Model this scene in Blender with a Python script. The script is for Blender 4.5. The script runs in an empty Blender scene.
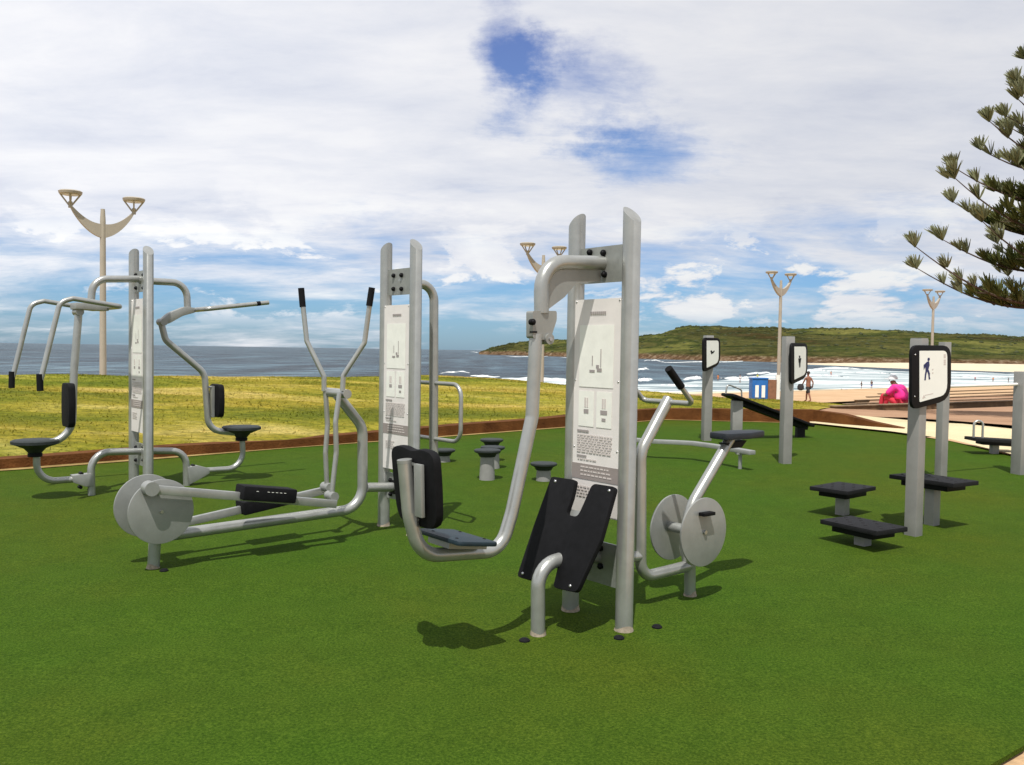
import bpy, bmesh, math, random
import numpy as np
from mathutils import Vector, Matrix, noise as mnoise
random.seed(7); rng = np.random.default_rng(7)
V = Vector
scene = bpy.context.scene
COL = scene.collection

# ------------------------------------------------------------------ camera
W, H, F = 1024, 765, 890.0
CAM = V((0, 0, 1.55)); PITCH = math.atan(32/F); ROLL = 0.0155
fwd = V((0, math.cos(PITCH), -math.sin(PITCH)))
r0 = V((1, 0, 0)); u0 = r0.cross(fwd)
rc = r0*math.cos(ROLL) + u0*math.sin(ROLL)
uc = u0*math.cos(ROLL) - r0*math.sin(ROLL)
cam = bpy.data.cameras.new("camera"); cam.sensor_width = 36; cam.lens = F/W*36
cam.clip_start = 0.05; cam.clip_end = 60000
camo = bpy.data.objects.new("camera", cam); COL.objects.link(camo)
m = Matrix.Identity(4)
for i in range(3):
    m[i][0] = rc[i]; m[i][1] = uc[i]; m[i][2] = -fwd[i]; m[i][3] = CAM[i]
camo.matrix_world = m
scene.camera = camo

SL = 0.019                                     # the playground rises gently away from the viewer
Z = V((0, 0, 1))
def ray(px, py): return (fwd + rc*((px-W/2)/F) + uc*((H/2-py)/F))
def PL(px, py, p, n):                          # where the sight line meets a plane
    d = ray(px, py); return CAM + d*((p-CAM).dot(n)/d.dot(n))
def G(px, py, h=0.0): return PL(px, py, V((0, 0, h)), V((0, -SL, 1)))
def PZ(px, py, z): return PL(px, py, V((0, 0, z)), Z)
def PY(px, py, y): return PL(px, py, V((0, y, 0)), V((0, 1, 0)))
def gz(x, y): return SL*y
def onground(p): return V((p.x, p.y, gz(p.x, p.y)))

# ------------------------------------------------------------------ materials
def mat(name, col, rough=0.5, metal=0.0, var=0.0, vscale=6.0, bump=0.0, bscale=80.0, col2=None, spec=0.5, coat=0.0, emis=None, detail=4):
    m = bpy.data.materials.new(name); m.use_nodes = True
    nt = m.node_tree; N = nt.nodes; L = nt.links
    b = N['Principled BSDF']
    b.inputs['Roughness'].default_value = rough; b.inputs['Metallic'].default_value = metal
    b.inputs['Specular IOR Level'].default_value = spec
    if coat: b.inputs['Coat Weight'].default_value = coat
    b.inputs['Base Color'].default_value = (*col, 1)
    geo = N.new('ShaderNodeNewGeometry')
    if var > 0 or col2:
        n = N.new('ShaderNodeTexNoise'); n.inputs['Scale'].default_value = vscale; n.inputs['Detail'].default_value = detail
        n.inputs['Roughness'].default_value = 0.65
        L.new(geo.outputs['Position'], n.inputs['Vector'])
        cr = N.new('ShaderNodeValToRGB'); cr.color_ramp.elements[0].position = 0.32; cr.color_ramp.elements[1].position = 0.68
        if col2 is None:
            c1 = tuple(max(0, c*(1-var)) for c in col); c2 = tuple(min(1, c*(1+var)) for c in col)
        else: c1, c2 = col, col2
        cr.color_ramp.elements[0].color = (*c1, 1); cr.color_ramp.elements[1].color = (*c2, 1)
        L.new(n.outputs['Fac'], cr.inputs['Fac']); L.new(cr.outputs['Color'], b.inputs['Base Color'])
        mr = N.new('ShaderNodeMapRange'); mr.inputs['To Min'].default_value = max(0, rough-0.08); mr.inputs['To Max'].default_value = min(1, rough+0.08)
        L.new(n.outputs['Fac'], mr.inputs['Value']); L.new(mr.outputs['Result'], b.inputs['Roughness'])
    if bump > 0:
        n2 = N.new('ShaderNodeTexNoise'); n2.inputs['Scale'].default_value = bscale; n2.inputs['Detail'].default_value = 3
        L.new(geo.outputs['Position'], n2.inputs['Vector'])
        bp = N.new('ShaderNodeBump'); bp.inputs['Strength'].default_value = bump; bp.inputs['Distance'].default_value = 0.02
        L.new(n2.outputs['Fac'], bp.inputs['Height']); L.new(bp.outputs['Normal'], b.inputs['Normal'])
    return m

SILVER = mat('silver_paint', (0.355, 0.362, 0.342), 0.31, 0.55, var=0.10, vscale=9, bump=0.04, bscale=300, detail=8)
SILVER2 = mat('silver_paint_flat', (0.28, 0.287, 0.27), 0.42, 0.35, var=0.10, vscale=7, bump=0.04, bscale=250, detail=8)
POSTGREY = mat('grey_aluminium', (0.255, 0.25, 0.235), 0.5, 0.15, var=0.10, vscale=5, detail=8)
PLATE = mat('galvanised_plate', (0.25, 0.26, 0.24), 0.45, 0.3, var=0.14, vscale=14, detail=8)
BLACK = mat('black_rubber', (0.006, 0.006, 0.007), 0.75, 0, var=0.3, vscale=25, bump=0.15, bscale=260, spec=.15)
BLACKGLOSS = mat('black_plastic', (0.005, 0.005, 0.006), 0.55, 0, var=0.2, vscale=20, spec=.15)
BLUEGREY = mat('blue_grey_plastic', (0.011, 0.023, 0.031), 0.5, 0, spec=.3, var=0.2, vscale=20, bump=0.1, bscale=200)
DARKGREY = mat('dark_grey_plastic', (0.009, 0.009, 0.010), 0.68, 0, spec=.2, var=0.3, vscale=20, bump=0.2, bscale=150)
SADDLE = mat('saddle_plastic', (0.016, 0.020, 0.026), 0.55, 0, spec=.3, var=0.25, vscale=16, bump=0.15, bscale=150)
SLATE = mat('slate_plastic', (0.020, 0.025, 0.024), 0.6, 0, spec=.3, var=0.25, vscale=16, bump=0.15, bscale=150)
GRIME = mat('dusty_grime', (.27, .225, .165), .8, 0, var=.3, vscale=40)
BOLT = mat('steel_bolt', (0.5, 0.5, 0.5), 0.3, 0.9)
PANEL = mat('panel_print', (0.68, 0.645, 0.615), 0.5, 0, var=0.05, vscale=8, detail=8)
PANELPALE = mat('panel_pale_print', (0.76, 0.76, 0.695), 0.5, 0, var=0.05, vscale=12)
PANELBAND = mat('panel_band_print', (0.26, 0.225, 0.21), 0.5, 0, var=0.06, vscale=12)
INK = mat('grey_ink', (0.30, 0.27, 0.26), 0.6)
INKSOFT = mat('soft_grey_ink', (0.55, 0.50, 0.47), 0.6)
NAVY = mat('navy_ink', (0.015, 0.02, 0.09), 0.6)
WHITESIGN = mat('white_sign_face', (0.76, 0.77, 0.72), 0.4, 0, var=0.02, vscale=10)
LAMPPAINT = mat('beige_lamp_paint', (0.35, 0.31, 0.25), 0.6, 0, var=0.08, vscale=2)
LENS = mat('lamp_lens', (0.6, 0.58, 0.5), 0.25)
WHITEPAINT = mat('white_paint', (0.75, 0.74, 0.7), 0.5, 0, var=0.05, vscale=4)
BLUEPAINT = mat('blue_paint', (0.012, 0.11, 0.36), 0.45, 0, var=0.1, vscale=4)
BROWNPAINT = mat('brown_board', (0.20, 0.09, 0.05), 0.7, 0, var=0.2, vscale=6)
TIMBER = mat('red_brown_timber', (0.060, 0.021, 0.006), 0.9, 0, spec=.1, vscale=3, col2=(0.14, 0.056, 0.017), bump=0.6, bscale=40, detail=8)
TERRACE = mat('weathered_timber', (0.09, 0.05, 0.022), 0.85, 0, vscale=3, col2=(0.18, 0.11, 0.05), bump=0.4, bscale=20)
SANDSTONE = mat('pale_stone', (0.45, 0.36, 0.24), 0.9, 0, var=0.2, vscale=1.5, bump=0.4, bscale=6)

# ------------------------------------------------------------------ mesh builder
def fillet(pts, rad, seg=7):
    pts = [V(p) for p in pts]
    if rad == 0 or len(pts) < 3: return pts
    out = [pts[0]]
    for i in range(1, len(pts)-1):
        p, a, c = pts[i], pts[i-1], pts[i+1]
        r = rad[i-1] if isinstance(rad, (list, tuple)) else rad
        la, lc = (a-p).length, (c-p).length
        d1, d2 = (a-p)/la, (c-p)/lc
        ang = d1.angle(d2)
        d = min(r/max(math.tan(ang/2), 0.05), 0.49*la if i > 1 else 0.95*la, 0.49*lc if i < len(pts)-2 else 0.95*lc)
        s, e = p+d1*d, p+d2*d
        for k in range(seg+1):
            t = k/seg; w = math.cos((math.pi-ang)/2)
            B = [(1-t)**2, 2*t*(1-t)*w, t*t]; sm = sum(B)
            out.append((s*B[0]+p*B[1]+e*B[2])/sm)
    out.append(pts[-1])
    return out

class MB:
    def __init__(s): s.v = []; s.f = []; s.s = []
    def add(s, vs, fs, smooth=False):
        o = len(s.v); s.v += [V(x) for x in vs]
        for f in fs: s.f.append([i+o for i in f]); s.s.append(smooth)
        return s
    def tube(s, pts, r, n=18, rad=0.0, caps=True, r_end=None, seg=7):
        P = fillet(pts, rad, seg)
        Q = [P[0]]
        for p in P[1:]:
            if (p-Q[-1]).length > 1e-5: Q.append(p)
        P = Q; T = []
        for i in range(len(P)):
            a = P[max(i-1, 0)]; c = P[min(i+1, len(P)-1)]; T.append((c-a).normalized())
        ref = T[0].orthogonal().normalized(); vs = []
        for i, p in enumerate(P):
            if i: ref = (T[i-1].rotation_difference(T[i])) @ ref
            ref = (ref - T[i]*ref.dot(T[i])).normalized(); b = T[i].cross(ref)
            rr = r if r_end is None else r+(r_end-r)*i/(len(P)-1)
            for k in range(n):
                a = 2*math.pi*k/n; vs.append(p + ref*(math.cos(a)*rr) + b*(math.sin(a)*rr))
        fs = [[i*n+k, i*n+(k+1) % n, (i+1)*n+(k+1) % n, (i+1)*n+k] for i in range(len(P)-1) for k in range(n)]
        o = len(vs); s.add(vs, fs, True)
        if caps:
            s.add(vs[:n][::-1], [list(range(n))]); s.add(vs[-n:], [list(range(n))])
        return s
    def cyl(s, a, b, r, n=24, r2=None): return s.tube([a, b], r, n, r_end=r2)
    def dome(s, c, d, r, hgt, n=14):
        d = V(d).normalized(); x = d.orthogonal().normalized(); y = d.cross(x); c = V(c)
        vs = []; R = 4
        for j in range(R):
            t = j/R*math.pi/2
            for k in range(n):
                a = 2*math.pi*k/n; vs.append(c + (x*math.cos(a)+y*math.sin(a))*r*math.cos(t) + d*hgt*math.sin(t))
        vs.append(c+d*hgt)
        fs = [[j*n+k, j*n+(k+1) % n, (j+1)*n+(k+1) % n, (j+1)*n+k] for j in range(R-1) for k in range(n)]
        fs += [[(R-1)*n+k, (R-1)*n+(k+1) % n, R*n] for k in range(n)]
        fs.append(list(range(n))[::-1])
        return s.add(vs, fs, True)
    def box(s, c, ax, ay, az, hx, hy, hz):
        c, ax, ay, az = V(c), V(ax), V(ay), V(az)
        vs = [c+ax*(hx*i)+ay*(hy*j)+az*(hz*k) for i in (-1, 1) for j in (-1, 1) for k in (-1, 1)]
        if ax.cross(ay).dot(az) < 0: fs = [[0,2,3,1],[4,5,7,6],[0,1,5,4],[2,6,7,3],[0,4,6,2],[1,3,7,5]]
        else: fs = [[0,1,3,2],[4,6,7,5],[0,4,5,1],[2,3,7,6],[0,2,6,4],[1,5,7,3]]
        return s.add(vs, fs)
    def prism(s, poly, n, t0, t1):
        n = V(n); poly = [V(p) for p in poly]; k = len(poly)
        vs = [p+n*t0 for p in poly] + [p+n*t1 for p in poly]
        fs = [list(range(k))[::-1], list(range(k, 2*k))] + [[i, (i+1) % k, k+(i+1) % k, k+i] for i in range(k)]
        return s.add(vs, fs)
    def lathe(s, prof, c, n=24):
        c = V(c); vs = []
        for (r, z) in prof:
            for k in range(n):
                a = 2*math.pi*k/n; vs.append(c+V((r*math.cos(a), r*math.sin(a), z)))
        fs = [[j*n+k, j*n+(k+1) % n, (j+1)*n+(k+1) % n, (j+1)*n+k] for j in range(len(prof)-1) for k in range(n)]
        fs.append(list(range(n))[::-1]); fs.append([(len(prof)-1)*n+k for k in range(n)])
        return s.add(vs, fs, True)
    def build(s, name, material, parent=None, origin=None, bevel=0.0, sharp=35):
        o3 = V(origin) if origin is not None else V((0, 0, 0))
        me = bpy.data.meshes.new(name)
        me.from_pydata([tuple(p-o3) for p in s.v], [], s.f)
        bm = bmesh.new(); bm.from_mesh(me)
        for i, f in enumerate(bm.faces): f.smooth = s.s[i]
        bmesh.ops.remove_doubles(bm, verts=bm.verts, dist=1e-5)
        bmesh.ops.recalc_face_normals(bm, faces=bm.faces)
        if bevel > 0:
            ed = [e for e in bm.edges if len(e.link_faces) == 2 and e.calc_face_angle(0) > 0.6]
            bmesh.ops.bevel(bm, geom=ed, offset=bevel, segments=2, affect='EDGES', profile=0.6, clamp_overlap=True)
            for f in bm.faces: f.smooth = True
        bm.to_mesh(me); bm.free()
        try: me.set_sharp_from_angle(angle=math.radians(sharp if bevel == 0 else 50))
        except Exception: pass
        me.materials.append(material)
        ob = bpy.data.objects.new(name, me); COL.objects.link(ob)
        if parent is not None: ob.parent = parent
        elif origin is not None: ob.location = o3
        return ob

def tag(o, label=None, cat=None, group=None, kind=None):
    if label: o['label'] = label
    if cat: o['category'] = cat
    if group: o['group'] = group
    if kind: o['kind'] = kind
    return o
def thing(name, loc, label, cat, group=None):
    o = bpy.data.objects.new(name, None); o.location = loc; o.empty_display_size = 0.1; COL.objects.link(o)
    return tag(o, label, cat, group)
def roundpoly(pts, rad):
    n = len(pts); out = []
    for i in range(n):
        a, p, c = V(pts[i-1]), V(pts[i]), V(pts[(i+1) % n])
        r = rad[i] if isinstance(rad, (list, tuple)) else rad
        la, lc = (a-p).length, (c-p).length
        d = min(r, la*0.45, lc*0.45); s_, e_ = p+(a-p)/la*d, p+(c-p)/lc*d
        for k in range(5):
            t = k/4; out.append(s_*(1-t)**2 + p*2*t*(1-t) + e_*t*t)
    return out

# ------------------------------------------------------------------ site axes
B = V((-0.765, -0.644, 0)).normalized()        # machines' long axis, towards the viewer's left
A = V((B.y, -B.x, 0)).normalized()             # from the near post to the far post
POST_R = 0.047; SEP = 0.42

def cutpost(mb, base, top, inner):
    n = 28; vs = []; c = V(base); inner = V(inner)
    for k in range(n):
        a = 2*math.pi*k/n; vs.append(c + V((math.cos(a), math.sin(a), 0))*POST_R + Z*-0.05)
    for k in range(n):
        a = 2*math.pi*k/n; d = V((math.cos(a), math.sin(a), 0))*POST_R
        vs.append(V((c.x+d.x, c.y+d.y, top + d.dot(inner)*0.95)))
    mb.add(vs, [[k, (k+1) % n, n+(k+1) % n, n+k] for k in range(n)], True)
    mb.add(vs[n:], [list(range(n))]); return mb

def base_ring(p, r, parent, o, seed=0):
    p = onground(p); n = 24; prof = [(r+.0008, .022), (r+.0018, .012), (r+.005, .004), (r+.006, -.01)]; vs = []
    for (rr, z) in prof:
        for k in range(n):
            a = 2*math.pi*k/n; j = 1+.25*math.sin(3*a+seed)*(rr > r+.005)+.02*math.sin(7*a+seed); q = r+(rr-r)*j
            vs.append(p+V((q*math.cos(a), q*math.sin(a), z*(1+.5*math.sin(2*a+seed)) if z > 0 else z)))
    fs = [[j*n+k, j*n+(k+1) % n, (j+1)*n+(k+1) % n, (j+1)*n+k] for j in range(3) for k in range(n)]
    MB().add(vs, fs, True).build('grimy_base', GRIME, parent, o)

def post_pair(root, o, M, ztop, plates, bolts):
    for sgn in (-1, 1):
        p = onground(M + A*(sgn*SEP/2))
        post = cutpost(MB(), p, ztop-POST_R, A*(-sgn)).build('post', SILVER, root, o, sharp=50)
        base_ring(p, POST_R, post, o, sgn*2.1)
    for (z0, z1), bl in zip(plates, bolts):
        c = V((M.x, M.y, (z0+z1)/2))
        pl = MB().box(c, A, B, Z, SEP/2-POST_R+0.008, 0.006, (z1-z0)/2).build('cross_plate', PLATE, root, o)
        for p in bl:
            mb = MB(); mb.cyl(p-B*0.004, p+B*0.012, 0.017, 14); mb.dome(p+B*0.0122, B, 0.014, 0.012); mb.build('bolt', BLACKGLOSS, pl, o)

def info_panel(root, o, M, x0y0, x1y1, band, full=True):
    """printed panel between the posts; px limits give its size"""
    off = B*0.028; P = lambda px, py: PL(px, py, M+off, B)
    hw = SEP/2 - 0.030
    zt = P((x0y0[0]+x1y1[0])/2, x0y0[1]).z; zb = P((x0y0[0]+x1y1[0])/2, x1y1[1]).z
    zb1, zb0 = P(x1y1[0], band[0]).z, P(x1y1[0], band[1]).z
    c = V((M.x, M.y, 0)) + off
    def rect(mb, a0, a1, z0, z1, t): 
        mb.prism([c+A*a0+Z*z0, c+A*a1+Z*z0, c+A*a1+Z*z1, c+A*a0+Z*z1], B, t-0.0015, t); return mb
    pan = MB().box(c+Z*((zt+zb)/2), A, B, Z, hw, 0.005, (zt-zb)/2).build('sign_panel', PANEL, root, o)
    rect(MB(), -hw+.001, hw-.001, zb0, zb1, 0.0075).build('printed_band', PANELBAND, pan, o)
    hgt = zt-zb1
    a_ = lambda u: hw*(1-2*u)                       # u = 0 at the left as seen, +A is to the viewer's left
    zz = lambda v: zt - hgt*v
    pale = MB()
    rect(pale, a_(.86), a_(.13), zz(.53), zz(.155), 0.0075)
    rect(pale, a_(.46), a_(.13), zz(.77), zz(.555), 0.0075)
    rect(pale, a_(.84), a_(.52), zz(.77), zz(.555), 0.0075)
    pale.build('pale_field', PANELPALE, pan, o)
    ink = MB(); soft = MB()
    for k in range(8): rect(ink, a_(.36+.042*k+.030), a_(.36+.042*k), zz(.092), zz(.075), 0.009)
    # leg diagrams
    rect(ink, a_(.605), a_(.592), zz(.41), zz(.30), 0.0095); rect(ink, a_(.425), a_(.41), zz(.40), zz(.34), 0.0095)
    rect(ink, a_(.47), a_(.36), zz(.44), zz(.425), 0.0095); rect(ink, a_(.62), a_(.52), zz(.435), zz(.415), 0.0095)
    rect(ink, a_(.56), a_(.50), zz(.415), zz(.395), 0.0095)
    rect(ink, a_(.35), a_(.25), zz(.69), zz(.665), 0.0095); rect(ink, a_(.75), a_(.61), zz(.69), zz(.665), 0.0095)
    rect(ink, a_(.72), a_(.64), zz(.73), zz(.712), 0.0095)
    for u0, u1 in ((.24, .36), (.62, .74)):
        rect(soft, a_(u0+.055), a_(u0+.02), zz(.655), zz(.595), 0.009); rect(soft, a_(u0+.10), a_(u0+.07), zz(.655), zz(.595), 0.009)
    rr = random.Random(3)
    rect(ink, a_(.36), a_(.11), zz(.805), zz(.793), 0.009)
    for ln in range(8):
        u = .11
        while u < .84:
            w = rr.uniform(.03, .09); rect(soft, a_(min(u+w, .86)), a_(u), zz(.828+ln*.0145), zz(.820+ln*.0145), 0.009); u += w+.018
    rect(ink, a_(.32), a_(.11), zz(.957), zz(.947), 0.009)
    u = .13
    while u < .5:
        w = rr.uniform(.03, .08); rect(soft, a_(u+w), a_(u), zz(.975), zz(.967), 0.009); u += w+.018
    for ln in range(3):
        u = .2
        while u < .8:
            w = rr.uniform(.03, .09); rect(soft, a_(u+w), a_(u), zb1-(zb1-zb0)*(.25+ln*.25), zb1-(zb1-zb0)*(.16+ln*.25), 0.009); u += w+.02
    zl = zb0-(zb0-zb)*.2
    for ln in range(4):
        u = .12
        while u < .42:
            w = rr.uniform(.03, .08); rect(soft, a_(u+w), a_(u), zl-ln*.017-.008, zl-ln*.017, 0.009); u += w+.02
    ink.build('lettering', INK, pan, o); soft.build('fine_print', INKSOFT, pan, o)
    for sg in (-1, 1):
        for zq in (zt-.012, zt-hgt*.49, zt-hgt*.9):
            MB().dome(c+A*(sg*(hw-.014))+Z*zq+B*.005, B, .006, .004, 8).build('rivet', BOLT, pan, o)

# ================================================================== MACHINE 1: leg press / bike station (foreground)
AB_ = A, B
B = V((-0.785, -0.62, 0)).normalized(); A = V((B.y, -B.x, 0))
nb = G(623.8, 630); M1 = nb + A*(SEP/2); O1 = onground(M1)
t1 = thing('leg_press_station', O1, 'large front silver station with swing seat, black foot board and pedal bike around twin posts', 'exercise machine')
IN = lambda px, py, off=0.0: PL(px, py, M1+A*off, A)             # in the long vertical plane
AC = lambda px, py, off=0.0: PL(px, py, M1+B*off, B)             # across, in the plane of the posts
ztop1 = PL(628, 206, nb, B).z
up = (AC(600, 283).z, AC(600, 247).z); lo = (AC(600, 583).z, AC(600, 541).z)
post_pair(t1, O1, M1, ztop1, [up, lo],
          [[AC(x, y, .006) for x, y in ((590.5, 252.5), (604, 253), (592, 276), (605, 274.5))],
           [AC(x, y, .006) for x, y in ((587, 551), (601, 548), (587, 567), (601, 566))]])
info_panel(t1, O1, M1, (577, 299), (619, 516), (469, 485))
arm = MB().tube([IN(607, 263), IN(541, 262), IN(541.5, 313)], 0.038, 22, 0.15).build('upper_arm', SILVER, t1, O1)
MB().cyl(IN(604, 263.5), IN(607, 263.6), 0.044, 24).build('flange', PLATE, arm, O1)
MB().prism([IN(548, 309), IN(548, 272), IN(600, 264), IN(600, 281), IN(575, 284), IN(564, 297)], A, -.006, .006).build('gusset', SILVER2, arm, O1)
hb = MB().prism(roundpoly([IN(529.5, 311), IN(553.5, 311), IN(553.5, 320), IN(548, 337), IN(541, 340), (IN(529.5, 338))], .012), A, -.026, .026).build('hinge_box', SILVER2, t1, O1)
mb = MB(); p = IN(532, 322, -.026); mb.cyl(p+A*.01, p-A*.012, .016, 14); mb.dome(p-A*.012, -A, .014, .01)
mb.build('bolt', BLACKGLOSS, hb, O1)
p, q = IN(530, 332, -.0275), IN(537, 332, -.0275); MB().box((p+q)/2, (q-p).normalized(), A, Z, (q-p).length/2, .002, .004).build('slot', BLACK, hb, O1)
p = IN(545.5, 339); mb = MB().cyl(p-A*.037, p+A*.037, .028, 18); mb.build('hinge_ear', SILVER2, hb, O1)
MB().cyl(p-A*.045, p-A*.037, .010, 12).build('hinge_pin', BOLT, hb, O1)
sw = MB().tube([IN(536, 334), IN(532, 417), IN(512, 512), IN(500.5, 551), IN(420, 556), IN(409.5, 515), IN(404.5, 460)],
               0.034, 22, [.10, .6, .16, .16, .35]).build('swing_arm', SILVER, t1, O1)
MB().cyl(IN(404.7, 463), IN(404.4, 459.5), .0345, 20).build('end_cap', SILVER2, sw, O1)
# seat
sc_ = IN(457.5, 542.5); sd = (IN(490, 540.5)-IN(436, 539.5)).normalized(); sn = A.cross(sd).normalized()
if sn.z < 0: sn = -sn
seat = MB().prism(roundpoly([sc_+sd*a+A*b for a, b in ((-.13, -.19), (.105, -.19), (.105, .19), (-.13, .19))], .035), sn, 0.014, .036).build('seat', BLUEGREY, t1, O1, bevel=.008)
for a in (-.08, .08):
    for b in (-.1, .1): MB().dome(sc_+sd*a+A*b+sn*.036, sn, .009, .004, 10).build('screw', BLACKGLOSS, seat, O1)
MB().box(sc_-sn*.002, sd, A, sn, .11, .09, .013).build('seat_bracket', SILVER2, seat, O1)
# backrest pad
pc = IN(417.5, 486); pn = (B*-1 + Z*0.10).normalized(); pu = A.cross(pn).normalized()
if pu.z < 0: pu = -pu
hw_, hh_ = .185, .185
pad = [( -.9, -1), (.9, -1), (1, 0), (1.0, .92), (.45, 1.0), (0, .90), (-.45, 1.0), (-1.0, .92), (-1, 0)]
MB().prism(roundpoly([pc+A*(x*hw_)+pu*(y*hh_) for x, y in pad], .08), pn, -.022, .022).build('backrest', BLACK, t1, O1, bevel=.012)
c0, c1 = IN(408.5, 462)-A*.088, IN(409.5, 514)-A*.088
MB().box((c0+c1)/2, (c1-c0).normalized(), A, A.cross((c1-c0).normalized()), (c1-c0).length/2, .030, .010).build('back_bracket', SILVER2, t1, O1, bevel=.004)
for (xa, ya), (xb, yb) in (((404, 463), (417, 464)), ((411, 519), (420, 519))):
    p, q = IN(xa, ya), IN(xb, yb); d = (q-p).normalized()
    MB().box((p+q)/2, d, A, A.cross(d), (q-p).length/2+.005, .028, .006).build('bracket_plate', SILVER2, t1, O1)
# foot board on its own leg
fb = IN(538, 637); fb = onground(fb)
_l = MB().tube([fb-Z*.05, IN(538, 566), IN(562, 559)], .037, 22, .12).build('board_leg', SILVER, t1, O1); base_ring(fb, .037, _l, O1, 1)
F0 = IN(567, 535); fv = (B*0.40 - Z).normalized(); fn = A.cross(fv).normalized()
if fn.dot(B) < 0: fn = -fn
FP = lambda px, py: PL(px, py, F0, fn)
outl = [(553, 477), (577, 480.5), (573, 500), (567, 515), (579, 517.5), (584, 507), (594, 484), (617, 487.5), (602, 541), (578, 593), (554.5, 588),
        (560, 566), (552, 561), (543, 569), (531.5, 581), (518.5, 577), (535, 527)]
fbm = MB().prism(roundpoly([FP(x, y) for x, y in outl], [.02, .02, .05, .03, .03, .05, .03, .025, .01, .025, .025, .03, .03, .03, .02, .025, .01]), fn, -.014, .014).build('foot_board', BLACK, t1, O1, bevel=.004)
for x, y in ((557, 482), (611, 491.5), (572, 586.5), (524.5, 574)): MB().dome(FP(x, y)+fn*.014, fn, .009, .006, 10).build('screw', BOLT, fbm, O1)
MB().box(F0-fn*.03, A, fv, fn, .12, .14, .012).build('board_backing', SILVER2, t1, O1)
MB().cyl(IN(600, 557), IN(572, 552), .036, 18).build('board_strut', SILVER2, t1, O1)
# bike
MB().tube([IN(668.5, 399), IN(640.5, 452), IN(640.5, 578), IN(691, 565)], .033, 20, [.15, .10]).build('bike_frame', SILVER, t1, O1)
MB().cyl(IN(598, 560), IN(641, 556), .030, 18).build('frame_stub', SILVER, t1, O1)
bl = onground(IN(690, 597)); _l = MB().cyl(bl-Z*.05, IN(690, 560), .034, 20).build('bike_leg', SILVER, t1, O1); base_ring(bl, .034, _l, O1, 3)
st = MB().tube([IN(730, 439), IN(691, 506), IN(684.5, 535), IN(688, 566)], .033, 20, [.3, .3]).build('seat_tube', SILVER, t1, O1)
hbc = IN(667.5, 402)
cr = MB()
n_, f_ = hbc-A*.19, hbc+A*.19
gd = (IN(669.5, 373, -.19)-IN(694, 408, -.19)).normalized()
cr.tube([n_+gd*.26, n_, f_, f_+gd*.26], .015, 14, .035)
hbar = cr.build('handlebar', SILVER, t1, O1)
for e in (n_, f_): MB().tube([e+gd*.14, e+gd*.29], .022, 16).build('grip', BLACK, hbar, O1)
ax = IN(687.5, 530); DOFF = .145
for sg in (-1, 1):
    c = PL(*((703.5, 532) if sg < 0 else (673, 527)), ax + A*(sg*DOFF), A)
    d = MB().cyl(c-A*.006, c+A*.006, .200, 56).build('crank_disc', SILVER2, t1, O1, bevel=.003)
    MB().cyl(c-A*sg*-.006, c+A*sg*.02, .012, 14).build('axle_bolt', BOLT, d, O1)
    pc_ = PL(703, 513, c, A) if sg < 0 else c+(c-PL(703, 513, ax-A*DOFF, A)) if False else (PL(703, 513, c, A) if sg < 0 else c - Z*.09 - B*.02)
    ped = MB().box(pc_ + A*(sg*.030), A, B, Z, .022, .050, .010).build('pedal', BLACKGLOSS, d, O1, bevel=.004)
MB().cyl(ax-A*DOFF, ax+A*DOFF, .03, 20).build('axle', SILVER2, t1, O1)
cs = IN(735, 434.5); hd = -B
MB().prism(roundpoly([cs+hd*a+A*b for a, b in ((-.17, -.075), (.02, -.10), (.25, -.05), (.25, .05), (.02, .10), (-.17, .075))], .04), Z, -.022, .018).build('saddle', SADDLE, t1, O1, bevel=.01)
MB().prism([IN(722, 443), IN(743, 440), IN(738, 447), IN(727, 448)], A, -.03, .03).build('saddle_bracket', BLACKGLOSS, t1, O1)

A, B = AB_
# ================================================================== MACHINE 2: cross trainer
lb = G(383.6, 525.5); M2 = lb - A*(SEP/2); O2 = onground(M2)
t2 = thing('cross_trainer', O2, 'silver cross trainer with round crank covers and two upright arms with black grips', 'exercise machine')
IN = lambda px, py, off=0.0: PL(px, py, M2+A*off, A)
AC = lambda px, py, off=0.0: PL(px, py, M2+B*off, B)
ztop2 = PL(385, 243, lb, B).z
post_pair(t2, O2, M2, ztop2, [(AC(398, 295).z, AC(398, 269).z), (AC(398, 500).z, AC(398, 474).z)],
          [[AC(x, y, .006) for x, y in ((394.2, 275.7), (402, 275.2), (394, 289), (402, 289))],
           [AC(x, y, .006) for x, y in ((391, 480), (391, 494), (403, 480), (403, 494))]])
info_panel(t2, O2, M2, (386, 305), (408, 470), (426, 436))
MB().cyl(IN(366, 487.5), IN(396, 487), .036, 20).build('connector', SILVER, t2, O2)
MB().cyl(IN(392.5, 487), IN(396, 487), .055, 20).build('flange', BLACKGLOSS, t2, O2)
MB().tube([IN(337.5, 395), IN(362.5, 427), IN(362.5, 508), IN(150, 538)], .038, 22, [.16, .17]).build('main_frame', SILVER, t2, O2)
fl = onground(IN(153, 561.5)); _l = MB().cyl(fl-Z*.05, IN(156, 520), .038, 22).build('front_leg', SILVER, t2, O2); base_ring(fl, .038, _l, O2, 5)
piv = IN(337, 393); 
pc_n, pc_f = PL(343, 394, M2-A*.13, A), PL(323.5, 391, M2+A*.13, A)
MB().cyl(piv-A*.155, piv+A*.155, .034, 20).build('pivot_tube', SILVER, t2, O2)
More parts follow.
